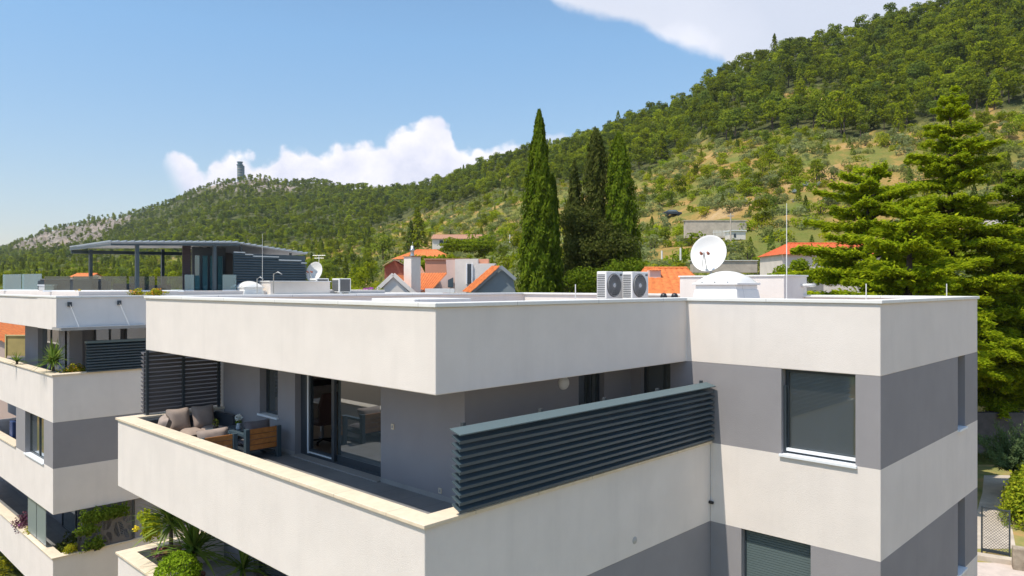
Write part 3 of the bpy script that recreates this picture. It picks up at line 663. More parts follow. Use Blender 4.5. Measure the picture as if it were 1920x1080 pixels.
# sofa along the far parapet
so=thing('corner_sofa','dark framed outdoor sofa with taupe seat pads along the far parapet','sofa',(7.2,17.2,FL))
q_=MB(); q_.box(6.35,8.0,16.75,17.6,FL+.08,FL+.2); q_.box(6.35,8.0,17.55,17.62,FL+.2,FL+.58); q_.build('frame',M['anthdk'],so,bevel=.01)
q_=MB(); q_.box(7.93,8.02,16.7,17.62,FL+.2,FL+.60); q_.build('armrest',M['anthdk'],so,bevel=.01); q_=MB(); q_.box(6.3,6.38,16.7,17.62,FL+.2,FL+.5); q_.build('armrest',M['anthdk'],so,bevel=.01)
for x in (6.4,7.95):
    for y in (16.8,17.55): q_=MB(); q_.box(x-.03,x+.03,y-.03,y+.03,FL,FL+.08); q_.build('leg',M['anthdk'],so)
for k,(x,mt_) in enumerate(((6.66,'cush'),(7.17,'cush'),(7.67,'cushdk'))):
    q_=MB(); cushion(q_,(x,17.12,FL+.27),(.26,0,0),(0,.40,0),(0,0,.085)); q_.build('seat_pad',M['cush'],so,smooth=True,sub=1)
pillow((6.48,16.95,FL+.52),(.08,.30,.02),(.06,-.04,.22),(.14,0,-.03),'cush','sunlit taupe cushion leaning at the outer end of the sofa')
pillow((6.98,17.38,FL+.53),(.27,0,.0),(0,.07,.27),(0,-.11,.03),'cush','large taupe back cushion in the middle of the sofa')
pillow((7.55,17.38,FL+.53),(.27,0,.0),(0,.07,.27),(0,-.11,.03),'cush','large shaded back cushion at the wall end of the sofa')
def armchair(x0,x1,y0,y1,label,flip=1):
    o=thing('armchair',label,'armchair',((x0+x1)/2,(y0+y1)/2,FL),'armchairs with wooden backs')
    for x in (x0,x1):
        q_=MB(); w_=.045
        q_.box(x-w_,x+w_,y0-w_,y0+.06,FL,FL+.66); q_.box(x-w_,x+w_,y1-.08,y1,FL,FL+.56); q_.box(x-w_,x+w_,y0+.06,y1-.08,FL+.50,FL+.56); q_.box(x-w_,x+w_,y0+.06,y1-.08,FL+.04,FL+.10)
        q_.build('side_frame',M['anth'],o,bevel=.006)
    q_=MB()
    for k in range(4): z=FL+.22+k*.11; q_.box(x0+.046,x1-.046,y0-.01,y0+.018,z,z+.10)
    q_.build('wooden_back',M['wood'],o,bevel=.004)
    q_=MB(); q_.box(x0+.046,x1-.046,y0+.05,y1-.02,FL+.18,FL+.22); q_.build('seat_frame',M['anthdk'],o)
    q_=MB(); cushion(q_,((x0+x1)/2,(y0+y1)/2+.03,FL+.30),((x1-x0)/2-.06,0,0),(0,(y1-y0)/2-.05,0),(0,0,.075)); q_.build('seat_pad',M['cushdk'],o,smooth=True,sub=1)
    return o
armchair(7.22,7.92,14.55,15.28,'wood-backed armchair against the wall beside the sliding door')
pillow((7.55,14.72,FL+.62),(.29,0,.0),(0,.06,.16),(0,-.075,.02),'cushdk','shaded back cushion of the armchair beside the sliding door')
armchair(6.20,6.86,14.35,15.10,'wood-backed armchair half hidden behind the front parapet')
pillow((6.52,14.56,FL+.60),(.33,0,.0),(0,.05,.17),(0,-.10,.02),'cush','sunlit taupe back cushion of the armchair behind the front parapet')
tb=thing('coffee_table','low dark slatted coffee table between the sofa and the armchairs','table',(7.45,15.9,FL))
q_=MB(); 
for k in range(5): q_.box(7.12+k*.145,7.25+k*.145,15.5,16.3,FL+.42,FL+.45)
q_.box(7.12,7.83,15.5,15.54,FL+.38,FL+.42); q_.box(7.12,7.83,16.26,16.3,FL+.38,FL+.42); q_.build('top',M['anth'],tb,bevel=.004)
for x in (7.15,7.8):
    for y in (15.53,16.27): q_=MB(); q_.box(x-.03,x+.03,y-.03,y+.03,FL,FL+.38); q_.build('leg',M['anthdk'],tb)
vz=thing('flower_vase','small glass vase of white flowers on the coffee table','vase',(7.62,15.75,FL+.45))
q_=MB(); q_.lathe((7.62,15.75,FL+.451),[(.045,0),(.055,.03),(.04,.10),(.05,.14),(.045,.14),(.03,.1),(.0,.02)],16); q_.build('glass',mat('vase_glass',(.6,.65,.68),.1),vz,smooth=True)
rng=np.random.default_rng(5); leaves('petals',np.array([7.62,15.75,FL+.70])+sph(rng,90)*[.07,.07,.07],sph(rng,90),.035,M['whitefl'],vz)
rng=np.random.default_rng(6); leaves('stems',np.array([7.62,15.75,FL+.62])+sph(rng,40)*[.05,.05,.06],sph(rng,40),.04,M['bush'],vz)
pl_=thing('potted_plant','small dark potted plant on the coffee table, left of the vase','plant',(7.2,15.95,FL+.45))
q_=MB(); q_.lathe((7.2,15.95,FL+.451),[(.04,0),(.06,.09),(.065,.1),(.05,.1),(.0,.08)],14); q_.build('pot',M['black'],pl_,smooth=True)
leaves('leaves',np.array([7.2,15.95,FL+.63])+sph(rng,50)*[.06,.06,.08],sph(rng,50),.03,M['cypressdk'],pl_)
# furniture seen through the open door
ch=thing('office_chair','brown leather swivel chair inside the room behind the open sliding door','chair',(9.2,14.9,FL+.03))
bx_,by_,bz_=9.2,14.9,FL+.03
q_=MB(); q_.box(bx_-.27,bx_+.27,by_-.27,by_+.27,bz_+.44,bz_+.54); q_.build('seat',M['leather'],ch,bevel=.04)
q_=MB(); 
for k,(z,wd) in enumerate(((.56,.22),(.75,.25),(.95,.26),(1.12,.23))): pass
q_.ext([(bx_-.24,by_-.26,bz_+.52),(bx_+.24,by_-.26,bz_+.52),(bx_+.27,by_-.30,bz_+.9),(bx_+.22,by_-.36,bz_+1.18),(bx_-.22,by_-.36,bz_+1.18),(bx_-.27,by_-.30,bz_+.9)],(0,.07,.0)); q_.build('backrest',M['leather'],ch,bevel=.02)
q_=MB(); q_.tube([(bx_,by_,bz_+.08),(bx_,by_,bz_+.44)],.03,10); q_.build('gas_lift',M['steel'],ch)
for k in range(5):
    t=2*PI*k/5; q_=MB(); q_.bar((bx_,by_,bz_+.10),(bx_+.3*math.cos(t),by_+.3*math.sin(t),bz_+.07),.04); q_.tube([(bx_+.3*math.cos(t),by_+.3*math.sin(t)-.02,bz_+.03),(bx_+.3*math.cos(t),by_+.3*math.sin(t)+.02,bz_+.03)],.03,10); q_.build('caster_leg',M['black'],ch)
dk=thing('desk','pale desk inside the room behind the swivel chair','desk',(10.6,16.4,FL+.03))
q_=MB(); q_.box(9.9,11.6,16.1,16.8,FL+.70,FL+.74); q_.build('desktop',M['wplast'],dk)
for x in (9.95,11.55):
    for y in (16.15,16.75): q_=MB(); q_.box(x-.03,x+.03,y-.03,y+.03,FL+.03,FL+.70); q_.build('leg',M['steel'],dk)
q_=MB(); q_.box(10.1,12.38,YR-T-.25,YR-T-.002,FL+.95,FL+1.10); tag(q_.build('wall_shelf',M['black']),'black wall shelf on the back wall of the room behind the sliding door','shelf')
# =====================================================================
# VEGETATION ON THE HILLS
# =====================================================================
def crown_mesh(kind,seed,n):
    rng=np.random.default_rng(seed)
    if kind=='pine':       # rounded irregular aleppo pine, unit = metres, about 8 tall
        k=rng.integers(11,16); cen=[];rad=[]
        for i in range(k):
            h=rng.uniform(2.6,7.2); R=2.7*math.sqrt(max(.05,1-((h-4.6)/3.1)**2)); a=rng.uniform(0,2*PI); r=R*rng.uniform(.25,.85)
            cen.append([r*math.cos(a),r*math.sin(a),h]); rad.append(rng.uniform(.9,1.7))
        pts,nr=blob_pts(rng,np.array(cen),np.array(rad),n//k,flat=.72); return pts,nr,.42
    if kind=='shrub':
        k=rng.integers(6,10); cen=[];rad=[]
        for i in range(k):
            a=rng.uniform(0,2*PI); r=rng.uniform(0,1.5); cen.append([r*math.cos(a),r*math.sin(a),rng.uniform(.2,1.5)-.3*r]); rad.append(rng.uniform(.6,1.0))
        pts,nr=blob_pts(rng,np.array(cen),np.array(rad),n//k,flat=.85); return pts,nr,.24
    if kind=='cone':        # young pine / cypress-like pointed crown
        h=rng.uniform(0,1,n)**1.25; a=rng.uniform(0,2*PI,n); lob=1+.22*np.sin(a*3+h*16)+.12*np.sin(h*40)
        r=(1.9*(1-h)**.75+.05)*lob*rng.uniform(.65,1,n); pts=np.stack([r*np.cos(a),r*np.sin(a),1+h*7],1); nr=np.stack([np.cos(a),np.sin(a),.5+0*a],1); return pts,nr,.38
PROTO={}
def proto_mesh(kind,seed,n,mt):
    pts,nr,s=crown_mesh(kind,seed,n); nr=nr+[0,0,.35]; o=leaves('crown',pts,nr,s,M[mt],None,jit=.5,seed=seed,world=False); me=o.data; bpy.data.objects.remove(o); return me
for kind,mt,cnt,n in (('pine','pine',6,950),('shrub','shrub',4,420),('shrub','bush',4,420),('cone','pine',3,650)):
    PROTO[kind+mt]=[proto_mesh(kind,100+i*7+len(mt),n,mt) for i in range(cnt)]
q_=MB(); q_.tube([(0,0,-.6),(.08,.05,1.8),(-.05,.1,3.6),(.05,0,5.2)],[.2,.15,.11,.05],6); q_.tube([(.02,.08,2.6),(.9,.4,4.0)],[.08,.03],5); q_.tube([(0,.08,3.0),(-.9,-.3,4.4)],[.08,.03],5); to_=q_.build('trunk',M['bark']); TRUNK=to_.data; bpy.data.objects.remove(to_)
q_=MB()
for a in range(4): q_.tube([(0,0,-.6),(.5*math.cos(a*1.6),.5*math.sin(a*1.6),.8)],[.06,.03],5)
to_=q_.build('stem',M['bark']); STEM=to_.data; bpy.data.objects.remove(to_)
rg=random.Random(11)
cands=[]
def hidden(u,v):
    if v>556: return True
    return False
# forest pines
Npine=27000
for i in range(Npine):
    u=rg.uniform(-60,1985); d1,yr=ridge(u); d0,y0=d0y0(u)
    dmin=d0*1.05; d=math.sqrt(rg.uniform(dmin*dmin,(d1*1.03)**2))
    if d<330 or rg.random()<.95:
        g_=ground(u,d); uu,vv,_=uvd(*g_)
        if vv>545 or vv<-90: continue
        f=is_forest(u,vv)
        if u<262 and rockmask(u,vv,d)>0 and vv>float(np.interp(u,RU,RYs))+9 and rg.random()<.8: continue
        if 395<u<545 and rockmask(u,vv,d)>.5 and rg.random()<.6: continue
        if f: kind='pinepine' if rg.random()<.86 else 'conepine'; s=rg.uniform(.6,1.25)*treeh(u)/8*(1.15 if u<760 else 1.08)
        else: continue
        cands.append((kind,u,vv,d,g_,s))
# extra trees close behind the right-hand forest edge so the near slope is closed canopy
for i in range(3600):
    u=rg.uniform(820,1985); d=rg.uniform(110,440); d1,_=ridge(u)
    if d>d1: continue
    g_=ground(u,d); uu,vv,_=uvd(*g_)
    if vv<-80 or not is_forest(u,vv): continue
    cands.append(('pinepine' if rg.random()<.8 else 'conepine',u,vv,d,g_,rg.uniform(.6,1.3)))
# shrubs, olives and loose trees on the open slope and in the valley
for i in range(24000):
    u=rg.uniform(-60,1985); d1,yr=ridge(u); d0,y0=d0y0(u); lo=max(62,d0*.5)
    d=lo+(min(d1,620)-lo)*rg.random()**1.0
    if rg.random()>min(1,d/300): continue
    g_=ground(u,d); uu,vv,_=uvd(*g_)
    if vv>556 or vv<-40 or is_forest(u,vv): continue
    n1=mnoise.noise(Vector((g_.x/22,g_.y/22,1.7)))
    dens=.62 if u>1000 else .9
    if n1<(-.10 if u>1000 else -.4) and rg.random()<.85: continue
    if 1280<u<1400 and 405<vv<440: continue
    if u<700: kind=rg.choice(['shrubbush','pinepine','shrubbush','shrubshrub','conepine']); s=rg.uniform(.9,1.7) if 'shrub' in kind else rg.uniform(.5,.85)
    elif n1>.25: kind=rg.choice(['shrubbush','shrubbush','shrubbush','shrubshrub','pinepine']); s=rg.uniform(.9,1.6) if 'shrub' in kind else rg.uniform(.4,.75)
    else: kind=rg.choice(['shrubshrub','shrubshrub','shrubbush','shrubshrub','shrubbush','shrubshrub','conepine']); s=rg.uniform(.6,1.5) if 'shrub' in kind else rg.uniform(.3,.5)
    cands.append((kind,u,vv,d,g_,s))
grid={}; kept=[]
for c in cands:
    md=(4.1 if 'pine' in c[0] else 2.0)*max(.6,c[5]); ok=True; gx,gy=int(c[4].x//4),int(c[4].y//4)
    for i in (-1,0,1):
        for j in (-1,0,1):
            for o_ in grid.get((gx+i,gy+j),()):
                if (o_[0]-c[4].x)**2+(o_[1]-c[4].y)**2<md*md: ok=False
    if ok: grid.setdefault((gx,gy),[]).append((c[4].x,c[4].y)); kept.append(c)
cands=kept
keepout=[]      # filled by builders below: (x,y,r)
def blocked(p): return any((p.x-a)**2+(p.y-b)**2<r*r for a,b,r in keepout)
# =====================================================================
# NEIGHBOUR BUILDING ON THE LEFT
# =====================================================================
nx,ny=7.10,27.73; ox,oy=7.31,28.09; NX1,NY1=24,46
N=thing('apartment_building','white and grey neighbouring apartment block with planted balconies on the left','apartment block',(nx+5,ny+6,0))
ZT=CZ-.40
ring([(ox,oy),(NX1,oy),(NX1,NY1),(ox,NY1)],.28,Z[1],ZT,0).build('roof_parapet',M['white'],N,bevel=.01)
ring([(ox,oy),(NX1,oy),(NX1,NY1),(ox,NY1)],.4,ZT,ZT+.06,.04).build('parapet_coping',M['wcope'],N,bevel=.006)
yS=onX(71,ox)
w=MB(); w.box(ox-.02,ox-.001,oy,yS,Z[1]+.0,ZT); w.build('fascia_panel',M['white'],N)
w=MB(); w.box(ox+.28,NX1-.28,oy+.28,NY1-.28,ZT-.3,ZT-.22); w.build('roof_surface',M['roofm'],N)
w=MB(); w.box(ox+.28,NX1-.28,oy+.28,NY1-.28,Z[1]+.004,Z[1]+.25); w.build('ceiling',M['ceil'],N)
# white and grey bands, level by level
w=MB()
for zt_,zb_ in ((CZ-2.95,Z[3]),(Z[4],Z[5]),(CZ-8.92,CZ-10.4)):
    w.prism([(nx,ny),(NX1,ny),(NX1,ny+T),(nx+T,ny+T),(nx+T,NY1),(nx,NY1)],zb_,zt_)
w.build('white_band',M['white'],N,bevel=.01)
w=MB()
for zt_ in (CZ-2.95,CZ-8.92):
    w.prism([(nx-.04,ny-.04),(NX1,ny-.04),(NX1,ny+.32),(nx+.32,ny+.32),(nx+.32,NY1),(nx-.04,NY1)],zt_,zt_+.05)
w.build('balcony_coping',M['cope'],N,bevel=.006)
w=MB(); w.box(nx+T,NX1,ny+T,NY1,Z[3]+.02,CZ-3.75); w.box(nx+T,NX1,ny+T,NY1,Z[5]+.02,CZ-6.9); w.box(nx+T,NX1,ny+T,NY1,CZ-10.2,CZ-9.9); w.build('floor_slab',M['tile'],N)
# level 1 terrace: set-back walls and columns
def colN(u0,u1,X,dpt,z0,z1,mb): mb.box(X,X+dpt,onX(u1,X),onX(u0,X),z0,z1)
X1=9.0
w=MB(); colN(47,71,X1,.5,CZ-3.75,Z[1],w); colN(110,130,X1-.3,.45,CZ-3.75,Z[1],w)
w.box(X1-.3,NX1,onX(130,X1-.3)+.3,onX(130,X1-.3)+.55,CZ-3.75,Z[1]); w.box(NX1-3,NX1-2.8,ny+1,NY1-1,CZ-10,Z[1])
w.box(X1+.5,X1+.7,onX(71,X1),onX(47,X1)+.0,CZ-3.75,Z[1])
w.build('terrace_wall',M['grey'],N)
yw=onX(130,X1-.3)+.3
window(N,'X',X1+.15,onX(110,X1+.1),onX(71,X1+.1),CZ-3.7,Z[1],.0,mull=[onX(92,X1+.1)],glass='glassdk')
window(N,'Y',yw,onY(176,yw),onY(228,yw),CZ-3.7,Z[1]-.0,-.09,mull=[onY(205,yw)],glass='glassdk'); window(N,'Y',yw,onY(234,yw),onY(275,yw),CZ-3.7,Z[1],-.09,glass='glassdk')
# canopy of glass on brackets
cn=MB(); x0_,x1_=onY(112,oy-.8),onY(285,oy-.8)
zc_=Z[1]+.02
cn.box(x0_,x1_,oy-.95,oy-.87,zc_,zc_+.10); 
for k in range(7): x=x0_+(x1_-x0_)*k/6; cn.box(x-.02,x+.02,oy-.87,oy,zc_+.01,zc_+.08)
co_=cn.build('canopy_frame',M['thresh'],N)
q_=MB(); q_.box(x0_,x1_,oy-.87,oy-.01,zc_+.081,zc_+.095); q_.build('canopy_glass',M['glassdk'],co_)
for u,v in ((130,568),(223,565)):
    x=onY(u,oy); z=CZ+(HY-v)/FP*(x*CC+oy*SS); q_=MB(); q_.box(x-.06,x+.06,oy-.07,oy,z-.12,z+.03); q_.build('bracket',M['anthdk'],co_); q_=MB(); q_.tube([(x,oy-.06,z-.05),(x+.05,oy-.85,zc_+.1)],.005,6); q_.build('stay_rod',M['acgrey'],co_)
# level 1 screen
sc=thing('louver_screen','slate blue louver screen on the neighbour block balcony, beside the planter','louver screen',(onY(210,ny),ny,CZ-2.9))
a0,a1=onY(162,ny-.05),onY(300,ny-.05); slat_screen(sc,a0,a1,ny-.02,CZ-2.88,CZ-1.93,10,dep=.16)
q_=MB(); q_.box(a0-.02,a1,ny-.13,ny+.07,CZ-1.93,CZ-1.85); q_.build('capping',bpy.data.materials['screen_capping'],sc)
# level 2: grey infill with window
w=MB(); y0_,y1_=onX(82,nx),onX(47,nx); w.box(nx+.002,nx+T,ny,y0_,Z[4],Z[3]); w.box(nx+.002,nx+T,y1_,onX(30,nx),Z[4],Z[3])
w.box(nx+T,NX1,ny+.002,ny+T,Z[4],Z[3]); w.box(nx+T,nx+2.6,onX(30,nx)-.2,onX(30,nx),Z[4],Z[3]); w.box(nx+2.6,nx+2.8,ny+T,NY1,Z[4]-.6,Z[3]); w.build('grey_band',M['grey'],N)
window(N,'X',nx,y0_,y1_,Z[4],Z[3],.16,mull=[(y0_+y1_)/2,y0_+.35],sill=.03,glass='glassdk')
w=MB(); w.box(nx-.05,nx+.3,onX(30,nx),NY1,Z[4]+.0,Z[4]+.05); w.build('balcony_coping',M['cope'],N)
bb=MB(); y_=onX(22,nx+.4); bb.box(nx+.35,nx+.8,y_-.3,y_+.15,Z[4]-.2,Z[4]+.62); tag(bb.build('storage_box',M['blue'],bevel=.03),'dark blue storage box on the middle balcony of the neighbour block','storage box')
# level 3: loggia
w=MB(); zf=CZ-9.9; w.box(nx+2.2,nx+2.4,ny+2.2,NY1,zf,Z[5]); w.box(nx+2.4,NX1,ny+2.2,ny+2.4,zf,Z[5]); xq=onY(249,ny+.3); w.box(xq,xq+1.3,ny+.1,ny+.4,zf,Z[5]); w.box(xq,xq+.3,ny+.4,ny+2.2,zf,Z[5])
cx_=onX(98,nx+1.2); w.box(nx+1.2,nx+1.5,ny+1.0,ny+1.5,zf,Z[5]); w.build('loggia_wall',M['grey'],N)
window(N,'Y',ny+2.2,nx+3.0,nx+5.0,zf,Z[5],-.09,mull=[nx+4]); window(N,'X',nx+2.2,ny+3.4,ny+7,zf,Z[5],-.09,mull=[ny+5.2])
for k,(u0,u1) in enumerate(((52,68),(68.5,86))):
    a_,b_=onX(u1,nx+.1),onX(u0,nx+.1); q_=MB(); q_.box(nx+.10,nx+.115,a_+.02,b_-.02,CZ-8.8,Z[5]); tag(q_.build('glass_screen',M['frost']),('frosted wind screen panel on the lower neighbour balcony, the far one','frosted wind screen panel on the lower neighbour balcony, nearest the corner')[k],'wind screen','frosted wind screens')
# cut-out patterned screen
pS=thing('patterned_screen','dark metal privacy screen with a leaf cut-out pattern on the neighbour block','privacy screen',(onY(200,ny),ny+.05,CZ-8.87))
x0_,x1_=onY(149,ny+.05),onY(248,ny+.05); zb_,zt_=CZ-8.85,Z[5]-.01
me=bpy.data.meshes.new('screen_panel'); bm=bmesh.new(); nX,nZ=110,66; g2={}
def hole(a,b):
    for (cx0,cz0,ang,L) in ((.08,.35,.4,.36),(.10,.72,-.5,.3),(.30,.8,1.2,.3),(.30,.30,.9,.34),(.50,.55,.2,.4),(.52,.15,-.6,.3),(.70,.78,.5,.34),(.74,.32,-.3,.42),(.92,.6,.7,.36),(.93,.2,-.5,.3),(.90,.9,.2,.25)):
        xx,zz=(a-cx0)*1.7,(b-cz0); ca,sa=math.cos(ang),math.sin(ang); s_,t_=xx*sa+zz*ca,xx*ca-zz*sa
        if abs(s_)<L*.5:
            wd=.16*math.sqrt(max(0,1-(s_/(L*.5))**2))
            if .02<abs(t_)<wd and (((s_*.9+abs(t_))*15)%1)>.38: return True
    return False
for j in range(nZ+1):
    for i in range(nX+1): g2[i,j]=bm.verts.new((x0_+(x1_-x0_)*i/nX-pS.location.x,0,zb_+(zt_-zb_)*j/nZ-pS.location.z))
for j in range(nZ):
    for i in range(nX):
        if not hole((i+.5)/nX,(j+.5)/nZ): bm.faces.new((g2[i,j],g2[i+1,j],g2[i+1,j+1],g2[i,j+1]))
for v in [v for v in bm.verts if not v.link_faces]: bm.verts.remove(v)
bm.to_mesh(me); bm.free(); me.materials.append(mat('screen_metal',(.13,.125,.13),.5)); o=bpy.data.objects.new('panel',me); C.objects.link(o); o.parent=pS; mo=o.modifiers.new('thick','SOLIDIFY'); mo.thickness=.006
q_=MB(); q_.box(x0_-.05,x0_,ny+.03,ny+.08,zb_,zt_); q_.box(x1_,x1_+.05,ny+.03,ny+.08,zb_,zt_); q_.box(x0_,x1_,ny+.03,ny+.08,zb_-.03,zb_); q_.build('frame',M['anthdk'],pS)
# lowest visible railing piece bottom left
# ---- plants ----
def spiky(c,R,n,label,mt='yucca',up=.5,w_=.045,seed=1,pot=True,name='yucca',droop=.5,stem=.25):
    o=thing(name,label,'plant',c); c=Vector(c); rr=random.Random(seed); mb=MB(); base=c+Vector((0,0,stem)); tint=[]
    for k in range(n):
        a=rr.uniform(0,2*PI); el=math.asin(rr.uniform(-.1,1)) ; L=R*rr.uniform(.75,1.1); d=Vector((math.cos(a)*math.cos(el),math.sin(a)*math.cos(el),math.sin(el))); sd=d.cross(Vector((0,0,1)))
        sd=(sd.normalized() if sd.length>.05 else Vector((1,0,0)))*w_/2; pts=[]
        b0=base+Vector((0,0,rr.uniform(-.12,.12)*R))
        for s in range(5):
            t=s/4; pts.append(b0+d*L*t+Vector((0,0,-droop*L*t*t*math.cos(el)*.6)))
        vs=[]; 
        for s,pp in enumerate(pts): ww=(1,1.15,.9,.55,.03)[s]; vs+= [pp-sd*ww,pp+sd*ww]
        mb.add(vs,[(2*s,2*s+1,2*s+3,2*s+2) for s in range(4)]); tint+= [rr.random()]*4
    ob=mb.build('blades',M[mt],o); at=ob.data.attributes.new('tint','FLOAT','FACE'); 
    if len(ob.data.polygons)==len(tint): at.data.foreach_set('value',tint)
    q_=MB(); q_.tube([c+Vector((0,0,.0 if not pot else .02)),base],[.05,.04],8); q_.build('stem',M['bark'],o)
    if pot: q_=MB(); q_.lathe(c+Vector((0,0,-.34)),[(.14,0),(.2,.34),(.23,.34),(.23,.38),(.19,.38),(.17,.33),(0,.33)],18); q_.build('pot',M['pot'],o,smooth=False)
    return o
def clump(c,r,n,mt,label,size=.05,flower=None,nf=0,fs=.05,seed=1,name='flowering_plant',cat='plant',hz=1,group=None):
    o=thing(name,label,cat,c,group); rng=np.random.default_rng(seed); k=7
    cen=np.array(c)+sph(rng,k)*np.array([r[0],r[1],r[2]])*.55+[0,0,r[2]*.6]; rad=np.full(k,min(r)*.75)
    if min(r)<.45*max(r):
        nr=sph(rng,n); rr=rng.uniform(0,1,n)**.4*(1+.25*np.sin(nr[:,0]*6+seed)+.2*np.sin(nr[:,2]*9)); pts=np.array(c)+[0,0,r[2]*.6]+nr*rr[:,None]*np.array(r)
    else: pts,nr=blob_pts(rng,cen,rad,n//k,flat=1,shell=.7)
    leaves('foliage',pts,nr,size,M[mt],o,seed=seed)
    if flower:
        pts,nr=blob_pts(rng,cen,rad*1.05,nf//k+3,flat=1,shell=.1,bottom=.2); leaves('flowers',pts,nr,fs,M[flower],o,aspect=1,seed=seed)
    q_=MB(); q_.tube([(c[0],c[1],c[2]-.08),(c[0],c[1],c[2]+r[2])],[.03,.012],6); q_.build('stem',M['bark'],o)
    return o
def on_cop(u,v,z=CZ-2.95): return onZ(u,v,z)
p=P(88,694,25.0); spiky((p.x+.25,p.y+.25,CZ-3.0),.85,120,'large green yucca arching over the corner of the neighbour top balcony',seed=3,w_=.05,stem=.45,pot=False)
p=P(20,676,27.5); spiky((p.x+.2,p.y,CZ-3.0),.45,50,'small green yucca on the neighbour top balcony left of the large one',seed=4,w_=.04,stem=.2,pot=False)
p=P(137,697,25.2); clump((p.x+.15,p.y+.25,CZ-3.0),(.45,.2,.2),900,'fleaf','low orange and yellow bedding plants at the foot of the neighbour louver screen',.05,'orangefl',70,.04,seed=8)
p=P(125,1030,24.6); clump((p.x+.2,p.y+.25,CZ-8.95),(.4,.25,.22),1200,'fleaf','bright yellow-green bush at the corner of the neighbour lower balcony',.045,seed=9)
p=P(105,1010,25.0); clump((p.x+.5,p.y+.7,CZ-9.2),(.5,.4,.45),1200,'cypressdk','dark green bush behind the yellow-green one on the lower balcony',.06,seed=10)
p=P(32,975,27.5); clump((p.x+.3,p.y,CZ-9.0),(.45,.6,.35),1500,'purpleleaf','purple-leaved plants trailing along the neighbour lower balcony',.05,'purplefl',40,.05,seed=11)
p=P(44,993,26.8); clump((p.x+.2,p.y,CZ-9.0),(.2,.3,.2),400,'fleaf','small yellow-green plant beside the frosted wind screen',.05,seed=12)
for k,(u,v,mt) in enumerate(((165,985,'vine'),(185,960,'vine'),(205,950,'vine'),(222,935,'vine'),(170,955,'vine'),(178,1012,'vine'))):
    p=P(u,v,(ny-.12)/(SS-(u-960)/FP*CC)); clump((p.x,p.y,min(p.z-.30,Z[5]-.42)),(.38,.06,.24),620,mt,('climbing vine low on the left of the patterned screen','climbing vine high in the middle of the patterned screen','climbing vine right of the middle of the patterned screen','climbing vine at the top right of the patterned screen','climbing vine at the top left of the patterned screen','climbing vine at the foot of the patterned screen')[k],.06,seed=20+k,name='vine')
p=P(2,1068,31); clump((p.x,p.y,p.z-.9),(1.0,.9,.9),2600,'fleaf','yellow-green shrub at the bottom left edge below the neighbour balconies',.07,seed=31,name='shrub',cat='shrub')
# lower terrace of the main block
zl=CZ-5.94
p=onZ(262,1010,zl); clump((p.x+.12,p.y-.1,zl+.0),(.28,.32,.42),1600,'bush','leafy hibiscus with yellow blooms on the lower terrace parapet',.055,seed=33,name='hibiscus',flower=None)
for k,(u,v) in enumerate(((255,992),(269,1030))):
    p=P(u,v,17.25); rng=np.random.default_rng(40+k); r=.075-.02*k; tag(leaves('hibiscus_bloom',np.array(p)+sph(rng,90)*r*rng.uniform(.3,1,(90,1)),sph(rng,90),.05,M['hibis'],None,aspect=1),('large yellow bloom at the top of the hibiscus','small yellow bloom low on the hibiscus')[k],'flower')
spiky((6.75,16.0,FL-2.6),1.15,120,'big green yucca in a clay pot on the lower terrace',seed=13,w_=.05,stem=.55)
spiky((6.7,17.1,FL-2.3),1.0,90,'second green yucca nearest the far corner of the lower terrace',seed=14,w_=.045,stem=.6)
spiky((7.3,14.9,FL-2.6),.8,80,'darker yucca deeper in the shade of the lower terrace',seed=15,w_=.04,stem=.3)
p=onZ(320,1075,zl+.15); 
tp=thing('topiary_ball','round clipped yellow-green topiary bush on the lower terrace parapet','topiary',(p.x+.15,p.y,zl)); rng=np.random.default_rng(44); dd=sph(rng,4200); leaves('foliage',np.array([p.x+.15,p.y,zl+.12])+dd*(.40+.025*np.sin(dd[:,:1]*7+1)+.02*np.sin(dd[:,2:]*11))*rng.uniform(.86,1.07,(4200,1)),dd,.035,M['topi'],tp,jit=.8)
q_=MB(); q_.tube([(p.x+.15,p.y,zl-.35),(p.x+.15,p.y,zl+.1)],.03,8); q_.build('trunk',M['bark'],tp); q_=MB(); q_.lathe((p.x+.15,p.y,zl-.62),[(.16,0),(.22,.3),(.2,.3),(0,.27)],16); q_.build('pot',M['pot'],tp)
p=onZ(283,1046,zl); clump((p.x+.15,p.y,zl-.02),(.1,.3,.1),350,'purpleleaf','small trailing plant with pink and white flowers beside the topiary ball',.04,'whitefl',40,.035,seed=45)
bt=thing('bistro_set','dark garden table with white cups deep on the lower terrace','table',(7.2,12.6,FL-2.97))
q_=MB(); q_.lathe((7.2,12.6,FL-2.28),[(.0,0),(.45,0),(.45,.03),(0,.03)],28); q_.build('top',M['acgrey'],bt)
for k in range(3): t=2*PI*k/3; q_=MB(); q_.bar((7.2,12.6,FL-2.3),(7.2+.35*math.cos(t),12.6+.35*math.sin(t),FL-2.97),.03); q_.build('leg',M['black'],bt)

# ---------------- rooftop pavilion and glass rails of the neighbour ----------------
PV=thing('rooftop_pavilion','grey steel and glass rooftop pavilion with a ribbed sloping roof on the left block','pavilion',(P(340,545,30).x,P(340,545,30).y,CZ-.7))
P1,P2,P3,P0=P(208,452,27),P(440,453,30.4),P(576,474,32.7),P(130,463,30.3)
yn=P1.y; ybk=P0.y
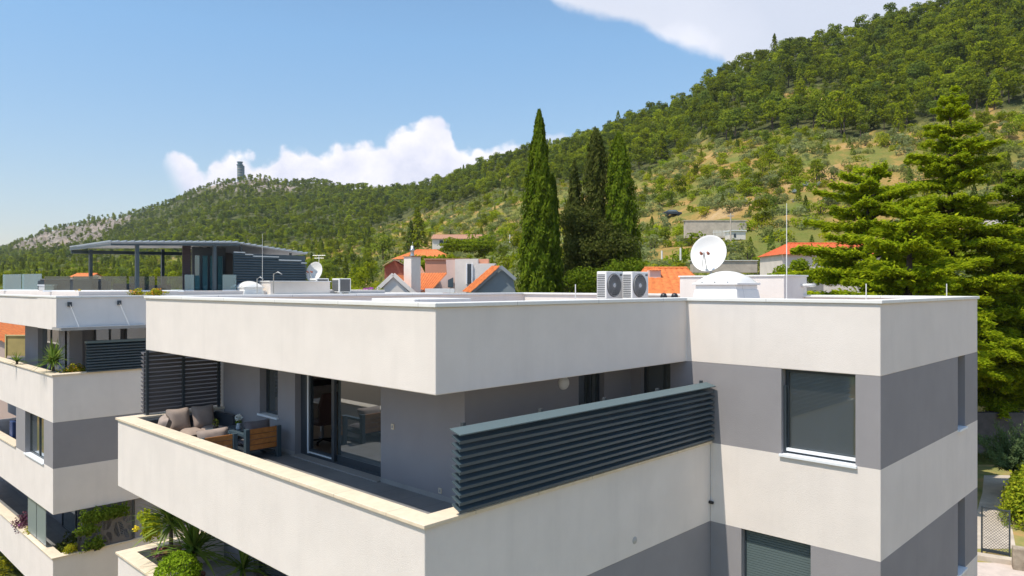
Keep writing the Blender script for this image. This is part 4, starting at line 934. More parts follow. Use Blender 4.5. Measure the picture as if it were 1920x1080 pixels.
# near slab band on which the rails stand
w=MB(); sx0=P(3,548,31).x; wl=[(P(0,548,36)),(P1+Vector((-.6,-.35,0)))]
w.box(P1.x-1.2,NX1-3,yn-.55,NY1-.5,CZ-.7,CZ-.19); so_=w.build('roof_terrace_base',M['white'],PV,bevel=.01)
def roofz(x):
    if x<P2.x: return P1.z+(P2.z-P1.z)*(x-P1.x)/(P2.x-P1.x)
    return P2.z+(P3.z-P2.z)*(x-P2.x)/(P3.x-P2.x)
fall=(P0.z-P1.z)/(P0.y-P1.y)
bx0=P1.x; 
w=MB(); yb_=ybk
for (xa_,xb_) in ((P1.x,P2.x),(P2.x,P3.x)):
    za,zb2=roofz(xa_),roofz(xb_)
    for (y0_,y1_) in ((yn,yb_),):
        za1,zb1=za+fall*(y1_-y0_),zb2+fall*(y1_-y0_)
        w.add([(xa_,y0_,za-.06),(xb_,y0_,zb2-.06),(xb_,y1_,zb1-.06),(xa_,y1_,za1-.06),(xa_,y0_,za-.03),(xb_,y0_,zb2-.03),(xb_,y1_,zb1-.03),(xa_,y1_,za1-.03)],[(0,3,2,1),(4,5,6,7),(0,1,5,4),(1,2,6,5),(2,3,7,6),(3,0,4,7)])
rp=w.build('roof',mat('pavilion_roof',(.33,.36,.38),.5),PV)
w=MB(); nr_=30
for k in range(nr_+1):
    x=P1.x+(P3.x-P1.x)*k/nr_; z=roofz(x); w.bar((x,yn-.03,z+.01),(x,yb_,z+fall*(yb_-yn)+.01),.05,.05)
w.build('roof_rib',mat('pavilion_rib',(.30,.34,.38),.4),rp)
w=MB(); w.bar((P1.x,yn+.02,P1.z-.12),(P2.x+.2,yn+.02,P2.z-.12),.05,.08); w.bar((P1.x+.02,yn,P1.z-.12),(P0.x+.02,yb_,P0.z-.10),.05,.07); w.bar((P1.x,yb_-.1,P0.z-.2),(P3.x,yb_-.1,P0.z-.1),.08,.14); w.build('beam',M['anth'],PV)
for k,(u,y_,dd_) in enumerate(((257,yn+.1,0),(402,yn+.1,0),(170,yb_-.4,0),(305,yb_-.2,0))):
    x=onY(u,y_); q_=MB(); q_.box(x-.06,x+.06,y_-.06,y_+.06,CZ-.19,roofz(min(x,P3.x))+fall*(y_-yn)-.12); q_.build('post',M['anth'],PV)
# enclosed room: glass front, louvered walls
yr_=yn+1.6
xg0,xg1=onY(363,yr_),onY(420,yr_)
def fit_top(x,y): return roofz(min(x,P3.x))+fall*(y-yn)-.14
w=MB(); xl=onY(343,yr_); 
for k in range(16): z=CZ-.19+.115*k; w.box(xl,xg0-.1,yr_,yr_+.05,z+.02,z+.105)
w.box(xl,xg0-.1,yr_+.055,yr_+.08,CZ-.19,CZ+1.62); w.build('shutter_panel',mat('purple_brown',(.10,.075,.085),.6),PV)
w=MB()
for k in range(5): x=xg0+(xg1-xg0)*k/4; w.box(x-.05,x+.05,yr_,yr_+.1,CZ-.19,fit_top(x,yr_))
w.box(xg0+.05,xg1-.05,yr_+.004,yr_+.096,fit_top(xg0,yr_)-.35,fit_top(xg0,yr_)-.01); w.build('door_frame',M['anthdk'],PV)
q_=MB(); q_.box(xg0+.05,xg1-.05,yr_+.04,yr_+.055,CZ-.19,fit_top(xg0,yr_)-.35); q_.build('door_glass',M['railglass'],PV)
w=MB(); w.box(onY(364,yr_+2.6),xg1+3.2,yr_+2.6,yr_+2.7,CZ-.19,fit_top(xg1,yr_+2.7)-.05); w.box(xg1+.0,xg1+.12,yr_+.1,yr_+2.6,CZ-.19,fit_top(xg1,yr_+1)); w.build('room_wall',M['black'],PV)
ls=thing('louver_wall','long dark slatted wall with stepped top edge under the pavilion roof','louver wall',((P2.x+P3.x)/2,yn+.5,CZ-.7))
yq=yn+.12; xs0,xs1=onY(438,yq),onY(573,yq)
w=MB(); steps=[(438,459,472),(459,474,476),(474,522,480),(522,564,487),(564,574,492)]; sm=MB()
for (u0,u1,v) in steps:
    a,b_=onY(u0,yq),onY(u1,yq); zt_=CZ+(HY-v)/FP*((a+b_)/2*CC+yq*SS); n=int((zt_-(CZ-.65))/.105)
    for k in range(n): z=CZ-.65+k*.105; w.ext([(a,yq,z),(a,yq-.05,z+.01),(a,yq-.05,z+.03),(a,yq,z+.09)],(b_-a,0,0))
    sm.box(a,b_,yq-.05,yq+.03,zt_-.05,zt_)
w.build('slats',M['anth'],ls); sm.build('capping',mat('pale_capping',(.45,.5,.52),.4),ls)
w=MB(); w.box(xs0,xs1,yq+.03,yq+.06,CZ-.65,roofz(xs1)-.12); w.build('backing',M['anth'],ls)
for u in (452,545): x=onY(u,yq+.08); q_=MB(); q_.box(x-.04,x+.04,yq+.06,yq+.14,CZ-.65,roofz(x)-.10); q_.build('post',M['anthdk'],ls)
# glass rails
def rail(u0,u1,v0,d0_,d1_,label,mt='railglass',n=3):
    a,b_=P(u0,HY+6,d0_),P(u1,HY+6,d1_); a.z=b_.z=CZ-.19; zt=P((u0+u1)/2,v0,(d0_+d1_)/2).z; o=thing('glass_railing',label,'glass railing',a,'glass railings on the neighbour roof')
    for k in range(n):
        p=a.lerp(b_,k/n+.01); q2=a.lerp(b_,(k+1)/n-.01); q_=MB(); h=(zt-a.z); q_.bar(p+Vector((0,0,h/2)),q2+Vector((0,0,h/2)),.015,h); q_.build('glass_panel',M[mt],o)
    q_=MB(); q_.bar(a,b_,.05,.06); q_.build('base_rail',M['sill'],o); return o
rail(5,79,514,33,31,'pale teal glass railing at the far left of the neighbour roof',n=2)
rail(81,345,518,28,28.2,'long grey glass railing in front of the pavilion posts',mt='railclear',n=5)
rail(346,364,515,29,29.2,'short bright glass panel just left of the pavilion door',n=1)
rail(417,443,515,30,30.4,'short bright glass panel just right of the pavilion door',n=1)
for k,(u,v,lab) in enumerate(((145,543,'tiny orange flowers on the neighbour roof edge'),(257,545,'orange flowering clump on the neighbour roof edge, left of two'),(292,545,'yellow-orange flowering clump on the neighbour roof edge, right of two'))):
    p=P(u,v+4,27.2); r=(.18,.33,.36)[k]; clump((p.x,p.y,CZ-.35),(r,r*.7,.14),[150,700,700][k],'fleaf',lab,.045,'orangefl',[30,160,130][k],.045,seed=50+k)
# roof furniture under the pavilion
lf=thing('outdoor_lounge_set','dark outdoor lounge seating behind the glass railing under the pavilion','outdoor sofa',(P(250,540,29.6).x,P(250,540,29.6).y,CZ-.19))
for k,(u0,u1,zz) in enumerate(((215,262,.28),(268,318,.22),(160,205,.40))):
    a=P(u0,HY,29.6+.4*k); b_=P(u1,HY,29.8+.4*k); q_=MB(); q_.bar((a.x,a.y,CZ-.19+zz/2),(b_.x,b_.y,CZ-.19+zz/2),.5,zz); q_.build('seat_block',M['anthdk'],lf,bevel=.03)
gr=thing('roof_hot_tub','covered grey spa tub behind the glass railing at the left','spa tub',(P(130,540,30.5).x,P(130,540,30.5).y,CZ-.19))
a=P(138,HY,30.5); q_=MB(); q_.obox((a.x,a.y,CZ+.02),(CC*.6,SS*.6,0),(SS*1.1,-CC*1.1,0),(0,0,.20)); q_.build('shell',M['anthdk'],gr,bevel=.04)
q_=MB(); q_.obox((a.x,a.y,CZ+.25),(CC*.62,SS*.62,0),(SS*1.0,-CC*1.0,0),(0,0,.035)); q_.build('cover',M['acdk'],gr,bevel=.03)
a=P(95,HY,30.0); bq=thing('storage_cabinet','white low cabinet behind the glass railing near the teal panes','cabinet',(a.x,a.y,CZ-.19)); q_=MB(); q_.obox((a.x,a.y,CZ-.09+.0),(CC*.3,SS*.3,0),(SS*.3,-CC*.3,0),(0,0,.10)); q_.build('body',M['acgrey'],bq,bevel=.02); q_=MB(); q_.obox((a.x,a.y,CZ+.03),(CC*.32,SS*.32,0),(SS*.33,-CC*.33,0),(0,0,.02)); q_.build('lid',M['sill'],bq)
# small roof things in the middle distance, standing on a rear wing roof
RW=thing('rear_roof_wing','flat white roof wing behind the front block carrying domes and units','roof wing',(P(620,552,34).x,P(620,552,34).y,0))
p0=P(440,552,31); p1=P(720,552,36)
w=MB(); w.box(17,30,18.3,30,0,CZ-.62); w.build('body',M['white'],RW)
dc=P(467,540,30.6); domelight((dc.x,dc.y),.42,CZ-.62,CZ-.08,CZ+.2,'small pale skylight dome left of the beige roof housing')
a=P(507,527,30.5); b_=P(586,527,33.5); o=thing('stair_housing','low beige roof housing with curved pipes left of the small dish','roof housing',(a.x,a.y,CZ-.62)); q_=MB(); q_.box(a.x,a.x+(b_.x-a.x),a.y-.0,a.y+1.5,CZ-.62,CZ+.17); q_.build('walls',M['creamw'],o,bevel=.01); q_=MB(); q_.box(a.x-.04,b_.x+.04,a.y-.04,a.y+1.54,CZ+.17,CZ+.21); q_.build('coping',M['wcope'],o)
for k,(u,h,r) in enumerate(((482,533,.22),(513,522,.3))):
    p=P(u,528,30.0); q_=MB(); q_.tube([(p.x,p.y,CZ-.3),(p.x,p.y,CZ+.28+.2*k),(p.x+r*.4,p.y-r*.4,CZ+.36+.2*k),(p.x+r*.8,p.y-r*.8,CZ+.26+.2*k)],.02,8); tag(q_.build('gooseneck_pipe',M['acgrey'],smooth=True),('thin gooseneck pipe beside the small skylight dome','taller gooseneck pipe on the beige roof housing')[k],'pipe')
mast(492,438,30,CZ-.6,'very thin tall aerial rod beside the small skylight dome',r=.010)
ac(605,522,32.5,'grey and white condenser unit below the small dish, the left one',side=True,hz=.62,wx=.62,dp=.55,rz=CZ-.62)
ac(647,522,33,'grey and white condenser unit right of the small dish, the right one',side=True,hz=.62,wx=.62,dp=.55,rz=CZ-.62)
mast(598,478,33,CZ-.6,'small television aerial mast behind the smaller dish',arms=((.02,.28),(.14,.2)),r=.02)
# =====================================================================
# HOUSES AND OTHER THINGS BEHIND
# =====================================================================
def tiles(mb,a,b_,c,d,n=24,amp=.035):
    """corrugated tile sheet: eave a-b, ridge d-c, ridges run up the slope"""
    a,b_,c,d=map(Vector,(a,b_,c,d)); nn=(b_-a).cross(d-a).normalized()
    if nn.z<0: nn=-nn
    cols=n*4; rows=max(3,int((d-a).length/.4)); vs=[];fs=[]
    for j in range(rows+1):
        t=j/rows
        for sub_ in ((0,) if j==0 else (0,1)) if j<rows else (0,):
            lift=(.03 if sub_==1 else 0)
            for i in range(cols+1):
                s=i/cols; p=(a.lerp(b_,s)).lerp(d.lerp(c,s),t); vs.append(p+nn*(amp*abs(math.sin(PI*s*n))+.03-lift*1.0+ (0.0 if sub_==0 else 0)))
    R=len(vs)//(cols+1)
    for j in range(R-1):
        for i in range(cols): fs.append((j*(cols+1)+i,j*(cols+1)+i+1,(j+1)*(cols+1)+i+1,(j+1)*(cols+1)+i))
    return mb.add(vs,fs)
def gable(c,ax,L,Wd,zw,zr,mtw,mtr,label,zb,eave=.35,name='house',n=26,wins=(),cat='house',hip=0):
    """gabled house, ridge along unit vector ax through c"""
    c=Vector((c[0],c[1],0)); ax=Vector((ax[0],ax[1],0)).normalized(); sd=Vector((-ax.y,ax.x,0)); o=thing(name,label,cat,(c.x,c.y,zb))
    w=MB(); h=L/2; k=Wd/2
    prof_=[(-k,zb),(k,zb),(k,zw),(0,zr-.12 if not hip else zw+.05),(-k,zw)]
    w.ext([c-ax*h+sd*s+Vector((0,0,z)) for s,z in prof_],ax*L); w.build('walls',M[mtw],o)
    w=MB(); sl=(zr-zw)/k; e=eave; H=h+.2
    for s in (-1,1): tiles(w,c-ax*H+sd*s*(k+e)+Vector((0,0,zw-sl*e)),c+ax*H+sd*s*(k+e)+Vector((0,0,zw-sl*e)),c+ax*(H-hip*k)+Vector((0,0,zr)),c-ax*(H-hip*k)+Vector((0,0,zr)),n)
    if hip:
        for s in (-1,1): tiles(w,c+ax*H*s-sd*(k+e)*s+Vector((0,0,zw-sl*e)),c+ax*H*s+sd*(k+e)*s+Vector((0,0,zw-sl*e)),c+ax*(H-hip*k)*s+sd*.02*s+Vector((0,0,zr)),c+ax*(H-hip*k)*s-sd*.02*s+Vector((0,0,zr)),n//2)
    w.build('roof',M[mtr],o)
    w=MB(); w.tube([c-ax*(H-hip*k)+Vector((0,0,zr+.02)),c+ax*(H-hip*k)+Vector((0,0,zr+.02))],.10,8)
    ro_=w.build('ridge_tiles',M[mtr],o)
    for (al,ac_,z,ww,hh,side) in wins:
        w=MB(); p=c+ax*al+sd*(side*(k+.01))+Vector((0,0,z)); w.obox(p,ax*ww/2,sd*.03,(0,0,hh/2)); w.build('window',M['anthdk'],o)
    keepout.append((c.x,c.y,max(L,Wd)*.5)); return o
AX=Vector((1,0,0)); AY=Vector((0,1,0)); AR=Vector((SS,-CC,0)); AF=Vector((CC,SS,0))
# --- the pink and cream house cluster behind the block ---
D0=46.
def pv(u,v,d=D0): return P(u,v,d)
H1=thing('terracotta_house','cream house with orange tiled roof, pink upper walls and tall white chimney','house',(pv(800,600).x,pv(800,600).y,4))
def fbox(mb,u0,u1,v0,v1,d,dep): # box facing the view: frontal axes AR/AF
    a,b_=P(u0,v1,d),P(u1,v1,d); zt=P(u0,v0,d).z; zb=P(u0,v1,d).z; c=(a+b_)/2+AF*dep/2; c.z=(zt+zb)/2; return mb.obox(c,AR*(b_-a).length/2,AF*dep/2,(0,0,(zt-zb)/2))
def dirp(p,du,dd): return p+AR*du+AF*dd
# left gable: ridge runs away from camera-ish, seen a white triangular front (705..772) 
w=MB(); apex=pv(738,519,44); l=pv(706,552,44); r=pv(772,552,44); w.ext([l,Vector((l.x,l.y,4)),Vector((r.x,r.y,4)),r,apex],AF*6); w.build('gable_wall',M['creamw'],H1)
w=MB(); tiles(w,r+AR*.5+Vector((0,0,-.3)),r+AR*.5+AF*6+Vector((0,0,-.3)),apex+AF*6+Vector((0,0,.1)),apex+Vector((0,0,.1)),14); tiles(w,l-AR*.3+Vector((0,0,-.3))+AF*6,l-AR*.3+Vector((0,0,-.3)),apex+Vector((0,0,.1)),apex+AF*6+Vector((0,0,.1)),14); w.build('gable_roof',M['terra'],H1)
w=MB(); 
for a_,b_ in ((l-AR*.3,apex),(r+AR*.3,apex)): w.bar(a_+Vector((0,0,-.05))-AF*.1,b_+Vector((0,0,.14))-AF*.1,.12,.22)
w.build('bargeboard',M['creamw'],H1)
# main orange slope from eave (740..790,545) up to ridge at y 516
w=MB(); tiles(w,pv(735,547,45.4),pv(806,549,45.4),pv(838,513,51),pv(735,514,51),20,.05); w.build('main_roof',M['terra'],H1)
w=MB(); fbox(w,740,792,543,600,45.6,6); w.build('main_wall',M['creamw'],H1)
# coral penthouse block + cream slanted wall + tall dormer
w=MB(); fbox(w,797,838,487,560,54,3); w.build('coral_wall',M['coral'],H1); w=MB(); fbox(w,795,880,484.5,487.5,53.9,3.2); w.build('penthouse_coping',M['oldtile'],H1)
w=MB(); a=[pv(836,487,48.6),pv(855,487,48.6),pv(855,548,48.6),pv(805,548,48.6),pv(838,514,48.6)]; w.ext(a,AF*.3); w.build('slanted_wall',M['pink'],H1)
w=MB(); w.ext([pv(840,525,48.5),pv(850,520,48.5),pv(850,539,48.5),pv(840,539,48.5)],AF*-.05); w.build('window',M['anth'],H1)
w=MB(); a=[pv(853,486,48.4),pv(896,485,48.4),pv(896,494,48.4),pv(930,494,48.4),pv(872,550,48.4),pv(853,550,48.4)]; w.ext(a,AF*3); w.build('dormer_wall',M['creamw'],H1)
w=MB(); fbox(w,876,884,495,532,48.3,.1); w.build('dormer_window',M['anthdk'],H1); w=MB(); fbox(w,874,876,494,533,48.28,.12); fbox(w,884,886,494,533,48.28,.12); w.build('window_reveal',M['sill'],H1)
w=MB(); fbox(w,895,916,485.5,494,49.5,2); w.build('brown_upstand',M['coral'],H1)
w=MB(); tiles(w,pv(866,547,47.7),pv(882,549,47.2),pv(938,499,47.2),pv(922,499,47.7),4); w.build('right_roof',M['terra'],H1)
H1b=thing('grey_gable_house','blue-grey gable end wall right of the cream dormer, beside the tallest cypress','house',(pv(915,600,47.6).x,pv(915,600,47.6).y,4))
w=MB(); a=[pv(884,549,47.6),pv(939,500,47.6),pv(962,520,47.6),pv(975,600,47.6),pv(870,600,47.6)]; w.ext(a,AF*5); w.build('gable_wall',M['bluegrey'],H1b)
w=MB(); w.bar(pv(884,549,47.4),pv(939,499.5,47.4),.2,.20); w.bar(pv(939,499.5,47.4),pv(967,524,47.4),.2,.20); w.build('bargeboard',mat('grey_verge',(.26,.29,.31),.7),H1b)
w=MB(); fbox(w,797,852,541,549,45.0,.6); w.build('gutter_box',M['wcope'],H1)
ch=thing('chimney_stack','tall white rendered chimney with a steel cowl rising from the orange roof','chimney',(pv(772,530).x,pv(772,530).y,CZ-1))
w=MB(); c=pv(773,520,45); k=.36; w.box(c.x-k,c.x+k,c.y-k,c.y+k,pv(0,536,45).z-.6,pv(0,482,45).z); w.build('stack',M['creamw'],ch,bevel=.01)
w=MB(); w.box(c.x-k-.06,c.x+k+.06,c.y-k-.06,c.y+k+.06,pv(0,482,45).z,pv(0,480.5,45).z); w.build('cap',M['oldtile'],ch); z=pv(0,480.5,45).z
w=MB(); w.lathe((c.x,c.y,z),[(.16,0),(.11,.06),(.11,.3),(.14,.32),(.14,.42),(.10,.45),(.10,.6),(0,.66)],16); w.tube([(c.x+.02,c.y,z+.6),(c.x+.02,c.y,z+.85)],.012,5); w.build('cowl',M['steel'],ch,smooth=True)
bc=thing('brick_chimney','red brick chimney house with a small tiled saddle roof left of the white chimney','chimney',(pv(740,525,50).x,pv(740,525,50).y,4))
w=MB(); fbox(w,721,758,499,535,50,1.6); w.build('brickwork',M['brick'],bc); w=MB(); w.ext([pv(721,499,50),pv(757,499,50),pv(739,488,50)],AF*1.6); w.build('pediment',M['brick'],bc)
w=MB(); tiles(w,pv(718,500,49.7),pv(718,500,52),pv(738,486,52),pv(738,486,49.7),6,.03); tiles(w,pv(762,500,52),pv(762,500,49.7),pv(738,486,49.7),pv(738,486,52),6,.03); w.build('saddle_roof',M['oldtile'],bc)
bg=thing('brown_roof_piece','small brown tiled roof behind the white chimney','roof',(pv(790,510,54).x,pv(790,510,54).y,CZ)); w=MB(); tiles(w,pv(752,514,53),pv(798,514,53),pv(790,500,56),pv(762,504,56),12,.03); w.build('roof',M['oldtile'],bg); w=MB(); fbox(w,755,797,512,540,54,1.5); w.build('walls',M['brick'],bg)
p=pv(688,547,40); clump((p.x,p.y,CZ-.9),(1.1,.8,.45),2600,'bush','magenta bougainvillea in full bloom left of the cream gable',.09,'purplefl',1500,.09,seed=61,name='bougainvillea',cat='shrub')
for k,(u,v,d,r,lab) in enumerate(((1490,515,56,(2.2,1.4,1.0),'leafy green bush under the orange-red roof, behind the aerial'),(1570,500,54,(2.2,1.4,1.2),'leafy green bush beneath the cedar boughs, right of the roof housing'),(1450,535,50,(1.6,1.2,.8),'low green bush behind the roof housing'),(855,461,142,(4,2,1.2),'row of low shrubs in front of the faded-roof house'),(895,462,140,(4,2,1.0),'shrubs at the right foot of the faded-roof house'),(815,497,86,(4,2,1.0),'shrubs in front of the bright hipped roof'))):
    p=P(u,v,d); clump((p.x,p.y,p.z-r[2]*.6),r,3500,'bush',lab,.16 if d<80 else .3,seed=120+k,name='bush',cat='shrub')
# distant houses
def hill_house(u,v,d,L,Wd,hw,hr,ax,mtw,mtr,label,sink=1.5,wins=(),hip=0):
    p=P(u,v,d); return gable((p.x,p.y),ax,L,Wd,p.z,p.z+hr,mtw,mtr,label,p.z-hw-sink,n=int(L/.5),wins=wins,hip=hip)
hill_house(800,486,95,7.6,6,2.5,1.15,AR,'creamw','terra','low house with bright orange hipped roof behind the brick chimney',hip=.9)
h3=hill_house(858,449,150,9.5,6,.6,.9,AR,'creamw','oldtile','long low cream house with faded tile roof up on the slope',wins=((-3,0,P(0,453,150).z-.2,.7,.6,-1),(.5,0,P(0,453,150).z-.2,.7,.6,-1)))
p=P(905,448,146); clump((p.x,p.y,p.z-2),(4.5,2,1.6),1800,'bush','dense green pergola vine beside the faded-roof house',.3,seed=62,name='pergola_vine',cat='vine')
hill_house(1248,549,42,4.0,5,3,1.35,AR,'creamw','terra','small house with bright orange tiled roof left of the skylight dome',hip=.4)
cc_=thing('chimney_stack','small pink chimney with tiled cap left of the orange roof near the skylight','chimney',(P(1228,530,41).x,P(1228,530,41).y,CZ-1)); w=MB(); fbox(w,1217,1239,507,545,41,.6); w.build('stack',M['pink'],cc_,bevel=.01); w=MB(); tiles(w,P(1215,508,40.9),P(1241,508,40.9),P(1230,502,41.3),P(1226,502,41.3),4,.02); tiles(w,P(1215,508,41.8),P(1241,508,41.8),P(1230,502,41.3),P(1226,502,41.3),4,.02); w.build('cap',M['terra'],cc_)
h4=hill_house(1553,478,70,10.8,6,3,1.05,AR,'creamw','terra2','long house with orange-red tiled roof partly behind the cedar',hip=.6)
hill_house(1495,528,60,2.6,4,2.5,.8,AY,'creamw','terra2','small white gabled outbuilding behind the aerial and roof housing')
for k,(u0,u1,v0,v1,d,lab) in enumerate(((1285,1400,414,432,128,'long pale concrete retaining wall on the slope above the large dish'),(1490,1570,374,386,150,'pale dry stone bank wall on the upper slope left of the cedar'),(1300,1420,489,497,66,'low grey garden wall above the skylight dome'))):
    o=thing('retaining_wall',lab,'wall',P((u0+u1)/2,v1,d)); w=MB(); fbox(w,u0,u1,v0,v1+14,d,1.2); w.build('wall_body',M['concrete'],o); w=MB(); fbox(w,u0-2,u1+2,v0-1.2,v0,d-.1,1.5); w.build('wall_cap',M['wcope'] if k==2 else M['concrete'],o); pc=P((u0+u1)/2,v1,d); keepout.append((pc.x,pc.y,5 if k<2 else 3))
hw=thing('white_cottage','small white flat-roofed cottage on the terrace right of the large dish','house',P(1388,440,115)); w=MB(); fbox(w,1370,1398,433,449,115,3); w.build('walls',M['creamw'],hw); w=MB(); fbox(w,1368,1400,431,433,114.8,3.4); w.build('roof',M['wcope'],hw); w=MB(); fbox(w,1376,1380,438,445,114.95,.2); w.build('window',M['anthdk'],hw); fn=thing('metal_fence','thin white metal fence panel left of the white cottage','fence',P(1355,440,113))
for k in range(12): w=MB(); a=P(1338+k*2.6,443,113); w.bar(a,a+Vector((0,0,.9)),.05); w.build('picket',M['wplast'],fn)
w=MB(); w.bar(P(1336,436,113),P(1370,434,113),.05); w.build('top_rail',M['wplast'],fn)
for k,(u,v,w_,h_,d,lab) in enumerate(((1886,418,40,24,62,'white house wall glimpsed through the cedar, upper right'),(1880,372,60,7,66,'pale flat roof edge glimpsed above the white wall at right'),(1880,655,90,60,58,'pale stone house side glimpsed low through the cedar branches'))):
    o=thing('white_house',lab,'house',P(u,v+h_/2,d)); w=MB(); fbox(w,u-w_/2,u+w_/2,v-h_/2,v+h_/2,d,3); w.build('walls',M['creamw'],o); w=MB(); fbox(w,u-w_/2-1,u+w_/2+1,v-h_/2-3,v-h_/2,d-.1,3.2); w.build('roof',M['terra2'] if k==0 else M['wcope'],o)
# orange roofs seen under the neighbour's top slab on the far left
for k,(u,v,d,L,ax,lab,mt) in enumerate(((18,655,50,9,AF,'orange tiled roof seen under the slab at the far left edge','terra'),(60,640,62,14,AR,'orange tiled roof further back at the far left under the slab','terra'))):
    p=P(u,v,d); gable((p.x,p.y),ax,L,9,p.z,p.z+2.2,'pink',mt,lab,-2,n=18)
ya_=thing('awning','pale ochre roller awning in a yellow frame at the far left','awning',P(30,660,41)); w=MB(); fbox(w,11,48,630,667,41,.05); w.build('fabric',M['yellow'],ya_); w=MB(); fbox(w,9,11,627,690,40.95,.1); fbox(w,9,49,628,630,40.95,.1); w.build('frame',mat('yellow_frame',(.7,.6,.3),.5),ya_)
# small orange roof behind the pavilion
hill_house(163,519,120,3,4,3,.5,AR,'creamw','terra','small orange roof seen behind the glass railing on the left')
# watch tower on the ridge
tb_,td=terr_at(450,334,300); tc_=P(450,334,td)
tw=thing('watch_tower','round concrete and glass lookout tower on the rocky hilltop at left','tower',(tc_.x,tc_.y,tc_.z-4)); s_=td/FP
w=MB(); w.lathe((tc_.x,tc_.y,tc_.z-14*s_),[(5.0*s_,0),(5.0*s_,37*s_)],20); w.build('shaft',M['tower'],tw); 
w=MB(); w.lathe((tc_.x,tc_.y,tc_.z+23*s_),[(5.0*s_,0),(6.2*s_,1*s_),(6.2*s_,2.5*s_),(4.4*s_,2.6*s_),(4.4*s_,6.0*s_),(5.6*s_,6.2*s_),(5.6*s_,7.6*s_),(0,8.2*s_)],20); w.build('lookout_cabin',mat('tower_cabin',(.10,.17,.20),.4),tw)
w=MB(); c=tc_+AR*5.5*s_; w.box(c.x-2.2*s_,c.x+2.2*s_,c.y-2*s_,c.y+2*s_,tc_.z-12*s_,tc_.z+23*s_); w.build('stair_shaft',M['tower'],tw)
for k in range(4): w=MB(); w.lathe((tc_.x,tc_.y,tc_.z+(2+5*k)*s_),[(5.3*s_,0),(5.3*s_,.8*s_)],20); w.build('floor_band',M['concrete'],tw)
# parked car among the trees on the slope
pc,dcar=terr_at(1262,409,90); car=thing('parked_car','small dark car parked on the dirt track above the orchard','car',pc); keepout.append((pc.x,pc.y,4)); 
w=MB(); o_=pc+Vector((0,0,.3)); L=AR; sdv=AF
w.ext([o_+L*x+Vector((0,0,z)) for x,z in ((-2,.1),(2,.1),(2,.5),(1.2,.62),(.7,1.05),(-.9,1.1),(-1.6,.65),(-2,.6))],sdv*1.7); w.build('body',M['anthdk'],car,bevel=.06)
for x in (-1.2,1.2):
    for s in (0,1.6): w=MB(); c=o_+L*x+sdv*s; w.lathe(c,[(.32,-.1),(.32,.1)],14,axis=tuple(sdv)); w.build('wheel',M['black'],car)
w=MB(); w.ext([o_-sdv*.01+L*x+Vector((0,0,z)) for x,z in ((-1.3,.66),(1.0,.66),(.62,.98),(-.85,1.02))],sdv*.02); w.build('side_window',M['glassdk'],car)
# ---- garden to the right ----
def gnd(u,v): return onZ(u,v,CZ-9.6+.0)
ZG=CZ-9.6
m=bpy.data.materials.new('garden_ground'); m.use_nodes=True; q=G(m.node_tree); pos=q.n('ShaderNodeNewGeometry').outputs['Position']
cg=q.ramp(q.n('ShaderNodeTexNoise',ins={'Vector':pos,'Scale':.9,'Detail':7.0,'Roughness':.65}).outputs[0],[(.35,(.16,.19,.05)),(.5,(.28,.26,.08)),(.66,(.42,.27,.10))])
b=q.n('ShaderNodeBsdfPrincipled',ins={'Base Color':cg,'Roughness':.95}); q.n('ShaderNodeOutputMaterial',ins={0:b.outputs[0]})
def sheet(name,pts,z,mt,kind='structure'):
    w=MB(); w.add([(*p[:2],z) for p in pts],[tuple(range(len(pts)))]); o=w.build(name,mt); tag(o,kind=kind); return o
lawn=[gnd(1700,1200),gnd(2100,1200),gnd(2100,872),gnd(1760,872)]
sheet('lawn',lawn,ZG+.02,m)
sheet('garden_path',[gnd(1815,1030),gnd(1905,1030),gnd(1893,965),gnd(1885,925),gnd(1895,892),gnd(1845,892),gnd(1842,925),gnd(1836,945)][::1],ZG+.026,M['concrete'])
sheet('pavement',[gnd(1700,1300),gnd(2050,1300),gnd(2050,1062),gnd(1700,1052)],ZG+.03,mat('paving',(.58,.50,.45),.9,var=.12,vscale=3,bump=.3,bscale=20))
w=MB(); a,b_=gnd(1815,1046),gnd(1905,1060); w.bar(a+Vector((0,0,.10)),b_+Vector((0,0,.10)),.35,.22); tag(w.build('kerb',M['concrete'],bevel=.02),kind='structure')
w=MB(); a,b_=gnd(1898,1066),gnd(2060,1090); w.bar(a+Vector((0,0,.35)),b_+Vector((0,0,.35)),.4,.8); tag(w.build('stone_wall',M['stone'],bevel=.03),'low rubble stone wall at the lower right corner by the gate','wall')
# chain link gate
ga,gb=gnd(1841,1042),gnd(1893,1052); ga.z=gb.z=ZG+.18; hgt=1.55
gt=thing('chain_link_gate','dark framed chain-link garden gate at the lower right','gate',(ga+gb)/2)
for p in (ga,gb): w=MB(); w.bar(p+Vector((0,0,-.1)),p+Vector((0,0,hgt+.04)),.05); w.build('post',M['anthdk'],gt)
w=MB(); w.bar(ga+Vector((0,0,hgt)),gb+Vector((0,0,hgt)),.045); w.bar(ga+Vector((0,0,.05)),gb+Vector((0,0,.05)),.05,.10); w.build('frame',M['anthdk'],gt)
w=MB(); L=(gb-ga).length; dv=(gb-ga).normalized(); n=int((L+hgt)/.10)
for k in range(-int(hgt/.1),int(L/.1)+1):
    for s in (1,-1):
        x0_=k*.1 if s==1 else k*.1+hgt; pts=[]
        ta,tb2=0,hgt
        # clip the diagonal wire to the frame
        f=lambda t: (k*.1+t) if s==1 else (k*.1+hgt-t)
        ts=[t/30*hgt for t in range(31) if 0<=f(t/30*hgt)<=L]
        if len(ts)>1: w.bar(ga+dv*f(ts[0])+Vector((0,0,ts[0])),ga+dv*f(ts[-1])+Vector((0,0,ts[-1])),.011)
w.build('mesh_wire',M['acdk'],gt)
